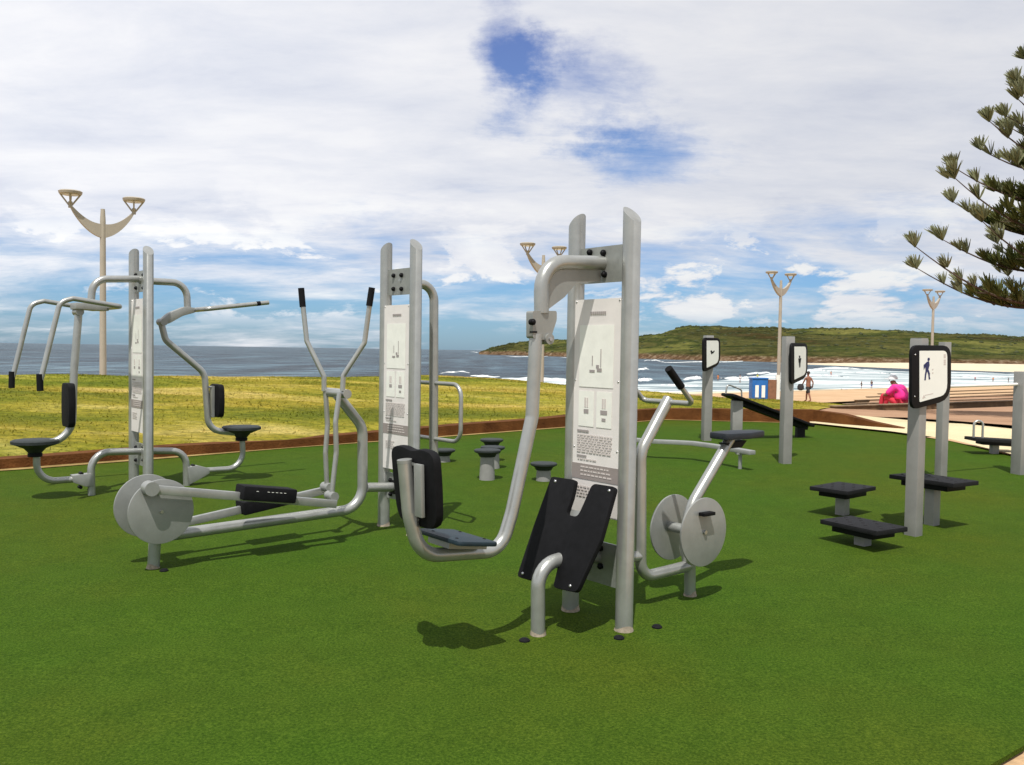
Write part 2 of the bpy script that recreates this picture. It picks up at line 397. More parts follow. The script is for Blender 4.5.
for off, up_, lo_, grip in ((-.13, [(342.5, 391), (343.2, 376), (364.5, 343), (370.5, 297)], [(339.5, 393), (335.5, 422), (336.3, 452), (331.5, 496)], ((369.2, 306), (371.8, 288.5))),
                      (.13, [(324, 391), (324, 376.5), (306.8, 341), (301.8, 297)], [(325.5, 391), (327.5, 425), (325.5, 453), (327, 487)], ((302.8, 307), (301.2, 289)))):
    P = lambda x, y: PL(x, y, M2+A*off, A)
    # the upper arms flare outwards, away from the centre plane
    sg = 1 if off > 0 else -1
    # flare: outer part lies in a plane further out
    Q = lambda x, y, o2: PL(x, y, M2+A*o2, A)
    a_ = MB().tube([P(*up_[0]), P(*up_[1]), Q(*up_[2], off+sg*.10), Q(*grip[1], off+sg*.14)], .0185, 14, .05).build('swing_arm', SILVER, t2, O2)
    MB().tube([P(*lo_[0]), P(*lo_[1]), P(*lo_[2]), P(*lo_[3])], .0185, 14, .15).build('lower_arm', SILVER, a_, O2)
    g0, g1 = Q(*grip[0], off+sg*.13), Q(*grip[1], off+sg*.14)
    MB().cyl(g0, g1+(g1-g0)*.05, .0235, 16).build('grip', BLACK, a_, O2)
    MB().cyl(P(*lo_[3])-A*.05, P(*lo_[3])+A*.05, .034, 18).build('joint', SILVER2, a_, O2)
# crank covers
for off, c_ in ((-.13, (161.2, 511.5)), (.13, (146.5, 505.5))):
    c = PL(*c_, M2+A*off, A)
    d = MB().cyl(c-A*.008, c+A*.008, .206, 64).build('crank_cover', SILVER2, t2, O2, bevel=.004)
    MB().cyl(c-A*.016, c+A*.016, .011, 14).build('axle_bolt', BOLT, d, O2)
cc = IN(154, 508.5); MB().cyl(cc-A*.12, cc+A*.12, .05, 20).build('axle_housing', SILVER2, t2, O2)
# near pedal bar
pn_ = lambda x, y: PL(x, y, M2-A*.185, A); pf_ = lambda x, y: PL(x, y, M2+A*.185, A)
def bar(mb, p, q, hw, hz):
    d = (q-p).normalized(); s_ = d.cross(Z).normalized(); return mb.box((p+q)/2, d, s_, s_.cross(d), (q-p).length/2, hw, hz)
pb = bar(MB(), pn_(149, 489), pn_(336, 504), .018, .028).build('pedal_bar', SILVER, t2, O2, bevel=.006)
k = pn_(150.5, 488.5); MB().cyl(k-A*.035, k+A*.05, .045, 20).build('crank_boss', SILVER2, pb, O2)
p, q = pn_(239, 493.5), pn_(292, 497)
d = (q-p).normalized(); s_ = d.cross(Z).normalized(); u_ = s_.cross(d)
MB().box((p+q)/2+u_*.012, d, s_, u_, (q-p).length/2, .075, .048).build('pedal', BLACK, pb, O2, bevel=.014)
mb = MB()
for tt in (-.10, -.02, .01, .04, .07, .10): mb.box((p+q)/2+u_*.03+d*tt-s_*.0755*(1 if s_.dot(A) > 0 else -1), d, s_, u_, .008, .001, .0015)
mb.build('pedal_marking', PANELPALE, pb, O2)
pb2 = bar(MB(), pf_(165, 527), pf_(326, 490), .018, .028).build('pedal_bar', SILVER, t2, O2, bevel=.006)
p, q = pf_(240, 509.5), pf_(290, 497.5); d = (q-p).normalized(); s_ = d.cross(Z).normalized(); u_ = s_.cross(d)
MB().box((p+q)/2+u_*.012, d, s_, u_, (q-p).length/2, .075, .048).build('pedal', BLACK, pb2, O2, bevel=.014)
# rear hang tube with hand loops
rt = onground(IN(436, 516))
MB().tube([IN(400, 283), IN(434, 284.5), IN(433.5, 440), rt-Z*.05], .036, 20, [.13, 1.0]).build('rear_tube', SILVER, t2, O2)
c1_, c2_ = IN(433.5, 383), IN(433, 438.5)
for sg in (-1, 1):
    MB().tube([c1_, c1_+A*(sg*.37), c2_+A*(sg*.37), c2_], .0165, 14, .10).build('hand_loop', SILVER, t2, O2)

# ================================================================== MACHINE 3: double seated press (left)
legL, legR = G(91.8, 495), G(186.7, 485.5)
M3 = (legL+legR)/2; O3 = onground(M3)
t3 = thing('seated_press_station', O3, 'silver seated press station at far left, two small seats facing away from twin posts', 'exercise machine')
IN = lambda px, py, off=0.0: PL(px, py, M3+A*off, A)
AC = lambda px, py, off=0.0: PL(px, py, M3+B*off, B)
ztop3 = AC(141, 247).z
post_pair(t3, O3, M3, ztop3, [(AC(140, 292).z, AC(140, 271).z), (AC(140, 465).z, AC(140, 443).z)],
          [[AC(x, y, .006) for x, y in ((136.5, 275), (144, 275), (136.5, 288), (144, 288))],
           [AC(x, y, .006) for x, y in ((136.5, 447), (144, 447), (136.5, 460), (144, 460))]])
info_panel(t3, O3, M3, (132, 299), (144, 432), (401, 409))
R_ = .033
MB().tube([IN(150, 281), IN(138, 279), IN(93, 279), IN(91, 302)], R_, 18, [.05, .14]).build('top_arm', SILVER, t3, O3)
MB().tube([IN(138, 280), IN(157, 281.5), IN(186.5, 283), IN(187.5, 308)], R_, 18, [.05, .15]).build('top_arm', SILVER, t3, O3)
lo = MB().tube([IN(145, 451), IN(90.5, 452.5), legL-Z*.04], R_, 18, .16).build('lower_bar', SILVER, t3, O3)
lo2 = MB().tube([IN(138, 451), IN(186, 451), legR-Z*.04], R_, 18, .15).build('lower_bar', SILVER, t3, O3)
hp = MB().prism([IN(71, 475), IN(90, 473), IN(93, 486), IN(84, 486), IN(72, 482)], A, -.045, .045).build('hinge_plate', SILVER2, lo, O3, bevel=.005)
for x, y in ((81, 473.5), (80, 487)): MB().cyl(IN(x, y)-A*.03, IN(x, y)+A*.03, .016, 12).build('hinge_stop', BLACKGLOSS, lo, O3)
MB().prism([IN(186, 467), IN(196, 465), IN(208, 468), IN(208, 473), IN(196, 480), IN(188, 484)], A, -.045, .045).build('hinge_plate', SILVER2, lo2, O3, bevel=.005)
for x, y in ((193, 465.5), (199, 477)): MB().cyl(IN(x, y)-A*.03, IN(x, y)+A*.03, .014, 12).build('hinge_stop', BLACKGLOSS, lo2, O3)
# stems and masts
MB().tube([IN(36.5, 449), IN(37, 482), IN(78, 479)], .03, 16, .16).build('seat_stem', SILVER, t3, O3)
MB().tube([IN(242, 434), IN(243.5, 468), IN(204, 470.5)], .028, 16, .16).build('seat_stem', SILVER, t3, O3)
MB().tube([IN(79, 309), IN(74, 370), IN(72, 440), IN(40, 444)], .033, 18, [.5, .22]).build('mast', SILVER, t3, O3)
MB().tube([IN(161, 322), IN(165.5, 340), IN(204.5, 373), IN(208.5, 430), IN(238, 433)], .031, 18, [.10, .16, .15]).build('mast', SILVER, t3, O3)
for sx, sy in ((35, 442), (241.5, 428)):
    c = IN(sx, sy)
    st_ = MB().lathe([(.05, -.10), (.09, -.055), (.17, -.02), (.195, -.012), (.195, .012), (.18, .02)], c, 32).build('seat', SLATE, t3, O3)
    MB().lathe([(.06, -.13), (.06, -.10)], c, 16).build('seat_boss', BLACKGLOSS, st_, O3)
for px, py, sgn, hh in ((68.5, 405, 1, .20), (216.8, 400.5, -1, .165)):
    c = IN(px, py)
    MB().prism(roundpoly([c+A*a+Z*b for a, b in ((-.12, -hh), (.12, -hh), (.14, 0), (.12, hh), (-.12, hh), (-.14, 0))], .05), B, -.03, .03).build('back_pad', BLACK, t3, O3, bevel=.012)
c0, c1 = IN(212, 386), IN(212.5, 417)
MB().box((c0+c1)/2, B, A, Z, .012, .03, (c1-c0).length/2).build('pad_bracket', SILVER2, t3, O3)
for y in (387, 416): 
    p, q = IN(208, y), IN(215, y+.2); MB().cyl(p, q, .012, 10).build('pad_bolt', SILVER2, t3, O3)
# handle frames (U shaped)
hp_ = .45
n3 = lambda x, y: PL(x, y, M3-A*hp_, A); f3 = lambda x, y: PL(x, y, M3+A*hp_, A)
nr = n3(121, 306.5); fr = nr + A*(2*hp_)
h1 = MB().tube([n3(40, 383), n3(60, 302), n3(73, 298.5), nr, fr, f3(44, 301), f3(31, 304), f3(12, 380)], .022, 14, [.14, .05, .05, .05, .05, .14]).build('handle_frame', SILVER, t3, O3)
for f, a, b in ((n3, (39.6, 374), (40.2, 391)), (f3, (12, 371.5), (11.6, 388))):
    p, q = f(*a), f(*b); MB().cyl(p, q, .0265, 16).build('grip', BLACK, h1, O3)
p, q = IN(73, 306), IN(106, 308); bar(MB(), p, q, .10, .030).build('handle_bracket', SILVER2, t3, O3, bevel=.008)
p = IN(78, 312); MB().cyl(p-A*.07, p+A*.07, .035, 16).build('pivot', SILVER2, t3, O3)
far_e = PL(248, 304.5, M3+A*.30, A); near_e = PL(268.5, 302.5, M3-A*.30, A)
nb_ = PL(207, 309, M3-A*.30, A); fb_ = PL(182, 311, M3+A*.30, A)
h2 = MB().tube([near_e, nb_, fb_, far_e], .022, 14, .05).build('handle_frame', SILVER, t3, O3)
for e, s0 in ((near_e, nb_), (far_e, fb_)):
    d = (s0-e).normalized(); MB().cyl(e+d*.09, e+d*.13, .0235, 16).build('grip', BLACKGLOSS, h2, O3)
MB().prism(roundpoly([IN(158, 321.5), IN(168, 313), IN(184, 306.5), IN(194, 308), IN(194, 312.5), IN(181, 316), IN(168, 323.5), IN(160, 325)], .03), A, -.05, .05).build('handle_bracket', SILVER2, t3, O3, bevel=.006)
p = IN(162, 322); MB().cyl(p-A*.065, p+A*.065, .035, 16).build('pivot', SILVER2, t3, O3)

# ================================================================== stepping pods
def pod(px, py, h, r, label):
    g = G(px, py); t = thing('stepping_pod', g, label, 'stepping pod', 'round stepping pods behind the swing seat')
    MB().tube([g-Z*.05, g+Z*(h-.06)], .085, 24, r_end=.072).build('stem', POSTGREY, t, g)
    c = g+Z*h
    MB().lathe([(.085, -.075), (.10, -.045), (r-.01, -.03), (r, -.022), (r, -.006), (r-.01, 0), (.10, .002)], c, 36).build('cap', SLATE, t, g)
pod(487, 479.5, .32, .142, 'nearest of the row of three dark round stepping pods, with a thick pale stem')
pod(492.5, 468, .25, .140, 'middle of the row of three stepping pods, mostly hidden behind the nearest one')
pod(491.5, 461, .27, .140, 'farthest stepping pod of the row of three, cap rising above the others')
pod(543.5, 480.5, .19, .142, 'low dark round stepping pod alone beside the swing arm of the front machine')
pod(443.5, 461.5, .15, .140, 'low stepping pod half hidden behind the black backrest of the swing seat')

# ================================================================== balance beam
bt = [(618, 436.8), (640, 438.4), (656, 439.6), (675, 440.3), (693, 441.3), (712, 443.8), (730, 446.8), (745, 449.3), (752.5, 450.6)]
pts = [G(x, y, .24) for x, y in bt]
O4 = onground(pts[4]); t4 = thing('balance_beam', O4, 'low curved grey balance beam on thin legs across the turf behind the pedal bike', 'balance beam')
mb = MB(); n = len(pts)
vs = []
for i, p in enumerate(pts):
    d = (pts[min(i+1, n-1)]-pts[max(i-1, 0)]); d.z = 0; d.normalize(); s_ = V((-d.y, d.x, 0))*.05
    vs += [p-s_, p+s_, p+s_-Z*.05, p-s_-Z*.05]
fs = [[i*4+k, i*4+(k+1) % 4, i*4+4+(k+1) % 4, i*4+4+k] for i in range(n-1) for k in range(4)] + [[3, 2, 1, 0], [n*4-4, n*4-3, n*4-2, n*4-1]]
mb.add(vs, fs); mb.build('beam', SILVER2, t4, O4, bevel=.008)
for k in (1, 4):
    pass
for lp in (pts[0].lerp(pts[1], .4), pts[7].lerp(pts[6], .3)):
    g = onground(lp); MB().cyl(g-Z*.03, lp-Z*.045, .022, 12).build('leg', SILVER2, t4, O4)
    MB().box(lp-Z*.058, V((1, 0, 0)), V((0, 1, 0)), Z, .05, .05, .008).build('leg_plate', SILVER2, t4, O4)

# ================================================================== sign posts
def sign_post(px, py, hgt, rotz, half, sx, label, picto, sw_deg, ytop, ybl, ybr, xl, xr):
    g = G(px, py); t = thing('sign_post', g, label, 'sign post', 'exercise sign posts')
    c, s_ = math.cos(rotz), math.sin(rotz); X = V((c, s_, 0)); Yv = V((-s_, c, 0))
    g2 = g+V((0, half, 0))
    MB().box(g2+Z*(hgt/2-.03), X, Yv, Z, half, half, hgt/2+.03).build('post', POSTGREY, t, g, bevel=.006)
    MB().box(g2+Z*(hgt+.004), X, Yv, Z, half-.004, half-.004, .006).build('post_cap', SILVER2, t, g)
    # sign plane
    th = math.radians(sw_deg); D = V((math.cos(th), math.sin(th), 0)); N_ = V((D.y, -D.x, 0))
    base = PL(xl, ytop, g2 + N_*(half*1.25), N_)
    S = lambda x, y: PL(x, y, base, N_)
    tl, tr, br, blc = S(xl, ytop), S(xr, ytop+.5), S(xr, ybr), S(xl, ybl)
    wd = (tr-tl).length
    fr_ = MB().prism(roundpoly([tl, tr, br, blc], [wd*.16, wd*.2, wd*.3, wd*.16]), N_, -.012, .016).build('sign_frame', BLACKGLOSS, t, g, bevel=.006)
    # face
    def W(u, v):          # u left->right, v top->bottom
        a = tl.lerp(tr, u); b = blc.lerp(br, u); return a.lerp(b, v)
    q = roundpoly([W(.185, .09), W(.885, .095), W(.885, .885), W(.185, .905)], [wd*.02, wd*.10, wd*.18, wd*.02])
    fc = MB().prism(q, N_, .016, .0185).build('sign_face', WHITESIGN, fr_, g)
    def flat(poly, m, nm):
        return MB().prism([W(u, v) for u, v in poly], N_, .0185, .0195).build(nm, m, fc, g)
    ink = MB()
    for poly in picto: ink.prism([W(u, v) for u, v in poly], N_, .0185, .0197)
    ink.build('pictogram', NAVY if px > 850 else BLACKGLOSS, fc, g)
    if px > 850:
        soft = MB()
        for k, (v0, v1) in enumerate(((.155, .18), (.185, .205), (.21, .225), (.25, .285), (.29, .32), (.325, .35))):
            soft.prism([W(u, v) for u, v in ((.79, v0), (.845, v0), (.845, v1), (.79, v1))], N_, .0185, .0196)
        soft.prism([W(u, v) for u, v in ((.31, .805), (.52, .805), (.52, .818), (.31, .818))], N_, .0185, .0196)
        soft.prism([W(u, v) for u, v in ((.24, .86), (.285, .80), (.33, .85))], N_, .0185, .0196)
        for v in (.40, .46): soft.prism([W(u, v_) for u, v_ in ((.49, v), (.52, v-.01), (.53, v+.01), (.50, v+.02))], N_, .0185, .0196)
        soft.build('lettering', INKSOFT, fc, g)
        for u, v in ((.09, .15), (.075, .80)): MB().dome(W(u, v)+N_*.016, N_, .007, .004, 8).build('screw', BOLT, fr_, g)
man = [[(.385, .21), (.425, .205), (.44, .235), (.41, .265), (.375, .245)], [(.36, .27), (.42, .265), (.43, .33), (.40, .40), (.33, .415), (.32, .34)],
       [(.28, .32), (.35, .28), (.34, .33), (.285, .40)], [(.33, .41), (.38, .40), (.345, .49), (.335, .57), (.30, .57), (.31, .48)],
       [(.36, .405), (.405, .40), (.44, .47), (.435, .52), (.45, .56), (.41, .57), (.395, .48)]]
sit = [[(.38, .42), (.46, .40), (.52, .46), (.62, .42), (.64, .46), (.54, .52), (.46, .50)], [(.40, .47), (.50, .50), (.46, .54)]]
std = [[(.44, .33), (.52, .33), (.53, .39), (.45, .39)], [(.40, .40), (.58, .40), (.55, .52), (.43, .52)], [(.44, .52), (.49, .52), (.48, .64), (.45, .64)], [(.50, .52), (.54, .52), (.53, .64), (.50, .64)]]
sign_post(916, 536.5, 1.555, math.radians(35), .050, 0, 'grey post with large black framed sign showing a dark blue walking figure', man, 31, 345, 410, 399.5, 910, 949.5)
sign_post(786.5, 464, 1.56, math.radians(12), .058, 0, 'grey post right of the bench, with a white sign offset on its right side', std, 50, 342.8, 385, 377, 790, 806.5)
sign_post(707, 441, 1.56, math.radians(12), .060, 0, 'grey post left of the bench with a small white sign covering its top', sit, 48, 337.5, 372.5, 364.5, 702.5, 719.5)

# stretch bar between two posts
gA, gB = G(940.5, 481), G(1019.5, 474)
t5 = thing('stretch_bar', gA, 'two thick grey posts linked by a thin pale horizontal bar behind the walking figure sign', 'stretch bar')
MB().box(gA+Z*.74, V((.94, .34, 0)), V((-.34, .94, 0)), Z, .046, .046, .79).build('post', POSTGREY, t5, gA, bevel=.006)
MB().box(gB+Z*.57, V((.94, .34, 0)), V((-.34, .94, 0)), Z, .068, .068, .63).build('post', POSTGREY, t5, gA, bevel=.006)
MB().cyl(PL(941, 386.5, gA, V((0, 1, 0))), PL(1017, 384.3, gB, V((0, 1, 0))), .018, 12).build('bar', WHITEPAINT, t5, gA)

# ================================================================== step platforms
def step(px, py, h, corners, label):
    g = G(px, py); t = thing('step_platform', g, label, 'step platform', 'dark step platforms')
    c = [G(x, y, h) for x, y in corners]
    mid = sum(c, V((0, 0, 0)))/4
    # force a true rectangle along the two mean edge directions
    e1 = ((c[1]-c[0])+(c[2]-c[3])); e1.z = 0; L1 = e1.length/4; e1.normalize()
    e2 = V((-e1.y, e1.x, 0)); L2 = abs((((c[3]-c[0])+(c[2]-c[1]))/2).dot(e2))/2
    L2 = min(max(L2, .2), .34)*.88; L1 = min(max(L1, .2), .38)*.9
    base = V((g.x, g.y+.05, g.z)); mid = V((mid.x, mid.y, g.z+h))
    top = MB().box(mid-Z*.018, e1, e2, Z, L1, L2, .018).build('top_board', DARKGREY, t, g, bevel=.006)
    st = MB()
    for i in range(-3, 4):
        for j in (-2, -1, 0, 1, 2):
            if (i+j) % 2 == 0: st.dome(mid+e1*(i*L1/3.6)+e2*(j*L2/2.6)-Z*.001, Z, .016, .006, 8)
    st.build('grip_stud', DARKGREY, top, g)
    MB().box(mid-Z*.060, e1, e2, Z, L1*.72, L2*.72, .0235).build('under_frame', BLACKGLOSS, t, g, bevel=.004)
    b2 = V((mid.x, mid.y, g.z)); 
    MB().box(b2+Z*((h-.084)/2-.02), e1, e2, Z, .045, .045, (h-.084)/2+.02).build('pedestal', POSTGREY, t, g, bevel=.005)
step(845, 514, .25, [(810, 486.5), (839, 492), (878, 485.5), (844, 481.5)], 'medium height dark step platform behind the lowest one')
step(858, 543, .165, [(815.5, 518.5), (886, 533), (906, 528), (849, 514)], 'lowest and nearest dark step platform, in front of the medium one')
step(934, 527, .40, [(892, 473.7), (962, 487), (978, 479.5), (905, 470)], 'tallest dark step platform, behind the post with the walking figure sign')

# ================================================================== sit-up bench
gb = G(738, 440); Ob = gb
t6 = thing('sit_up_bench', Ob, 'black inclined bench sloping down to the right between two sign posts', 'sit-up bench')
hiP = PL(735, 397.5, gb, V((0, 1, 0))); 
lowG = G(803, 437); loP = V((lowG.x, lowG.y, 0)); loP = PL(806, 424.5, lowG, V((0, 1, 0)))
dx = (loP-hiP).normalized(); sd_ = V((-dx.y, dx.x, 0)).normalized(); nn = dx.cross(sd_)
if nn.z < 0: nn = -nn
P0 = hiP-dx*.16; P1 = loP+dx*.05
MB().prism(roundpoly([P0-sd_*.17, P1-sd_*.17, P1+sd_*.17, P0+sd_*.17], .06), nn, -.02, .02).build('bench_board', BLACKGLOSS, t6, Ob, bevel=.008)
MB().box((hiP+loP)/2-nn*.055, dx, sd_, nn, (loP-hiP).length/2, .07, .03).build('under_rail', DARKGREY, t6, Ob, bevel=.006)
MB().box(gb.lerp(V((hiP.x, hiP.y, hiP.z-.05)), .5)+V((.0, 0, -.02)), V((1, 0, 0)), V((0, 1, 0)), Z, .075, .075, (hiP.z-.06-gb.z)/2+.03).build('tall_post', POSTGREY, t6, Ob, bevel=.006)
lp2 = onground(loP-dx*.12); MB().box(V((lp2.x, lp2.y, (lp2.z+loP.z)/2-.02)), V((1, 0, 0)), V((0, 1, 0)), Z, .06, .06, (loP.z-lp2.z)/2-.0).build('short_post', DARKGREY, t6, Ob)
h0 = hiP+dx*-.06+nn*.02
MB().tube([h0-sd_*.02-dx*.14-Z*.02, h0-dx*.12-sd_*.02+Z*.13, h0+dx*.16-sd_*.02+Z*.13, h0+dx*.17-sd_*.02-Z*.02], .013, 12, .05).build('foot_loop', SILVER, t6, Ob)

# push-up bench
gp = G(996, 454); t7 = thing('push_up_bench', gp, 'low black bench with an upright silver loop near the right turf edge', 'low bench')
h_ = (454-440)*(gp.y/F); 
pL, pR = PL(973, 438.8, gp, V((0, 1, 0))), PL(1014, 441.3, gp, V((0, 1, 0)))
d = (pR-pL).normalized(); s_ = V((-d.y, d.x, 0)).normalized()
MB().box((pL+pR)/2, d, s_, d.cross(s_), (pR-pL).length/2+.04, .16, .022).build('bench_board', DARKGREY, t7, gp, bevel=.006)
MB().box((pL+pR)/2+d*.05-Z*.045, d, s_, d.cross(s_), (pR-pL).length/2-.04, .10, .022).build('under_frame', BLACKGLOSS, t7, gp)
MB().box(gp+Z*.06+V((0, .05, 0)), d, s_, Z, .045, .045, .09).build('pedestal', POSTGREY, t7, gp)
a0, a1 = PL(973.5, 438, gp, V((0, 1, 0))), PL(982.5, 438, gp, V((0, 1, 0)))
MB().tube([a0, a0+Z*.235, a1+Z*.235, a1], .016, 12, .06).build('hand_loop', SILVER, t7, gp)

# rubber plugs in the turf
for x, y, lb_ in ((524.5, 641, 'small black cap in the turf beside the foot board leg'), (619, 638.5, 'small black cap in the turf in front of the near post'),
                (657, 627.5, 'small black cap in the turf to the right of the near post'), (164, 571, 'small black cap in the turf by the cross trainer front leg')):
    g = G(x, y); tag(MB().lathe([(.028, -.02), (.028, .006), (.018, .014), (.006, .016)], g, 16).build('ground_cap', BLACK, None, g), lb_, 'ground cap', 'black caps set in the turf')

# ================================================================== TERRAIN
U = V((0.77, 0.64, 0)).normalized(); Q_ = V((-U.y, U.x, 0)); R0 = V((-12.3, 27, 0))
def pq(x, y): d = V((x, y, 0))-R0; return d.dot(U), d.dot(Q_)
def xy(p, q): v = R0+U*p+Q_*q; return v.x, v.y
def sstep(a, b, x): t = min(1, max(0, (x-a)/(b-a))); return t*t*(3-2*t)
QE = -17.75
def fz(y): return SL*y if y <= 16.2 else max(SL*16.2-(y-16.2)*.04, -1.0)
CR = [(-60, .85), (-10, .82), (4, .77), (8.4, .70), (13.3, .40), (17, .05), (21.4, -.33), (26, -.72), (32, -1.0), (400, -1.0)]
def crest(p):
    for (a, za), (b, zb) in zip(CR, CR[1:]):
        if p <= b: return za+(zb-za)*max(0, (p-a)/(b-a))
    return CR[-1][1]
def zt(x, y):
    p, q = pq(x, y); f = fz(y)
    if q <= QE: return f
    if q <= -5:
        e = xy(p, QE); fe = fz(e[1])+.09*(1-sstep(6, 14, p)); t = (q-QE)/(-5-QE)
        z = fe+(crest(p)-fe)*(t**0.85)
        return z
    if q <= -2.2:
        return crest(p)+(-1.0-crest(p))*sstep(-4.6, -2.2, q)
    return -1.0
def zn(x, y):
    p, q = pq(x, y); z = zt(x, y)
    if QE < q < -2: z += (.05*mnoise.noise(V((x*.5, y*.5, 3)))+.12*mnoise.noise(V((p*.16, q*.32, 9))))*sstep(QE, QE+3, q)
    return z
def T(px, py):
    d = ray(px, py); t0, t1 = 2.0, None; t = 2.0
    while t < 400:
        p = CAM+d*t
        if p.z < zt(p.x, p.y): t1 = t; break
        t0 = t; t *= 1.01
    if t1 is None: return PZ(px, py, -1.0)
    for _ in range(30):
        tm = (t0+t1)/2; p = CAM+d*tm
        if p.z < zt(p.x, p.y): t1 = tm
        else: t0 = tm
    return CAM+d*t1

def grid(name, ps, qs, fn, m, kind='structure', smooth=True):
    """fn(p, q) -> Vector"""
    vs = [fn(p, q) for q in qs for p in ps]; n = len(ps)
    fs = [[j*n+i, j*n+i+1, (j+1)*n+i+1, (j+1)*n+i] for j in range(len(qs)-1) for i in range(n-1)]
    mb = MB().add(vs, fs, smooth); o = mb.build(name, m, sharp=180); o['kind'] = kind
    # make normals point up
    me = o.data
    if sum(p_.normal.z*p_.area for p_ in me.polygons) < 0: me.flip_normals()
    return o
def lin(a, b, n): return [a+(b-a)*i/n for i in range(n+1)]

# --- materials for the ground
def new(name):
    m = bpy.data.materials.new(name); m.use_nodes = True; nt = m.node_tree
    return m, nt, nt.nodes, nt.links, nt.nodes['Principled BSDF'], nt.nodes.new('ShaderNodeNewGeometry')
def noise(N, L, vec, scale, detail=4, rough=.6, stretch=None, dist=0):
    if stretch:
        mp = N.new('ShaderNodeMapping'); mp.inputs['Scale'].default_value = stretch; L.new(vec, mp.inputs['Vector']); vec = mp.outputs['Vector']
    n = N.new('ShaderNodeTexNoise'); n.inputs['Scale'].default_value = scale; n.inputs['Detail'].default_value = detail
    n.inputs['Roughness'].default_value = rough; n.inputs['Distortion'].default_value = dist
    L.new(vec, n.inputs['Vector']); return n.outputs['Fac']
def ramp(N, L, fac, stops):
    r = N.new('ShaderNodeValToRGB'); e = r.color_ramp.elements
    e[0].position, e[0].color = stops[0][0], (*stops[0][1], 1); e[1].position, e[1].color = stops[-1][0], (*stops[-1][1], 1)
    for p_, c_ in stops[1:-1]:
        k = e.new(p_); k.color = (*c_, 1)
    L.new(fac, r.inputs['Fac']); return r.outputs['Color']
def mix(N, L, fac, a, b, mode='MIX'):
    m = N.new('ShaderNodeMix'); m.data_type = 'RGBA'; m.blend_type = mode
    for sock, val in ((m.inputs[0], fac), (m.inputs[6], a), (m.inputs[7], b)):
        if isinstance(val, (int, float)): sock.default_value = val
        elif isinstance(val, tuple): sock.default_value = (*val, 1)
        else: L.new(val, sock)
    return m.outputs[2]
def bump(N, L, b, hgt, strength, dist):
    bp = N.new('ShaderNodeBump'); bp.inputs['Strength'].default_value = strength; bp.inputs['Distance'].default_value = dist
    L.new(hgt, bp.inputs['Height']); L.new(bp.outputs['Normal'], b.inputs['Normal'])

def turf_mat():
    m, nt, N, L, b, g = new('artificial_turf'); P = g.outputs['Position']
    fine = noise(N, L, P, 85, 5, .8); mid = noise(N, L, P, 5, 6, .7); big = noise(N, L, P, .35, 5, .6); speck = noise(N, L, P, 210, 2, .5)
    c1 = ramp(N, L, fine, [(.30, (.012, .028, .0025)), (.5, (.037, .071, .0055)), (.70, (.078, .121, .012))])
    c2 = ramp(N, L, mid, [(.3, (.86, .88, .85)), (.7, (1.12, 1.10, 1.12))])
    c3 = ramp(N, L, big, [(.32, (.86, 1.04, .9)), (.5, (1.0, 1.0, 1.0)), (.68, (1.30, 1.0, 1.0))])
    c = mix(N, L, 1.0, c1, c2, 'MULTIPLY'); c = mix(N, L, 1.0, c, c3, 'MULTIPLY')
    sr = N.new('ShaderNodeMapRange'); sr.inputs['From Min'].default_value = .70; sr.inputs['From Max'].default_value = .78; L.new(speck, sr.inputs['Value'])
    c = mix(N, L, sr.outputs['Result'], c, (.16, .17, .05))
    L.new(c, b.inputs['Base Color']); b.inputs['Roughness'].default_value = .95; b.inputs['Specular IOR Level'].default_value = .05
    bump(N, L, b, fine, .6, .006); return m
def bank_mat(nm='bank_grass'):
    m, nt, N, L, b, g = new(nm); P = g.outputs['Position']
    fine = noise(N, L, P, 7, 8, .85, stretch=(.8, 1.3, 1)); mid = noise(N, L, P, .42, 6, .62, stretch=(.5, 1.3, 1)); big = noise(N, L, P, .16, 3, .5, stretch=(.5, 1.4, 1))
    c = ramp(N, L, mid, [(.30, (.075, .098, .007)), (.44, (.170, .168, .013)), (.54, (.30, .245, .028)), (.67, (.50, .385, .115))])
    c2 = ramp(N, L, big, [(.35, (.85, 1.0, .85)), (.65, (1.15, 1.06, 1.15))])
    f = ramp(N, L, fine, [(.38, (.40, .45, .36)), (.5, (1, 1, 1)), (.62, (1.6, 1.5, 1.5))])
    c = mix(N, L, 1.0, c, c2, 'MULTIPLY'); c = mix(N, L, 1.0, c, f, 'MULTIPLY')
    L.new(c, b.inputs['Base Color']); b.inputs['Roughness'].default_value = .95; b.inputs['Specular IOR Level'].default_value = .1
    bump(N, L, b, fine, .8, .10); return m
def sand_mat(name, c1, c2, sc=1.2):
    m, nt, N, L, b, g = new(name); P = g.outputs['Position']
    n1 = noise(N, L, P, sc, 6, .65); n2 = noise(N, L, P, 45, 3, .6)
    c = ramp(N, L, n1, [(.3, c1), (.7, c2)]); f = ramp(N, L, n2, [(.3, (.85, .85, .85)), (.7, (1.12, 1.12, 1.12))])
    c = mix(N, L, 1.0, c, f, 'MULTIPLY'); L.new(c, b.inputs['Base Color']); b.inputs['Roughness'].default_value = .95
    b.inputs['Specular IOR Level'].default_value = .1; bump(N, L, b, n2, .4, .01); return m
TURF, BANK = turf_mat(), bank_mat()
CONC = sand_mat('tan_concrete', (.42, .27, .15), (.52, .36, .21))
SANDY = sand_mat('pale_sand', (.46, .38, .22), (.62, .53, .34), .5)
BEACH = sand_mat('beach_sand', (.50, .42, .29), (.62, .54, .40), .12)
PROM = sand_mat('orange_paving', (.42, .27, .15), (.52, .36, .22), .4)
PLAZA = sand_mat('red_brown_paving', (.24, .135, .08), (.40, .25, .155), .35)

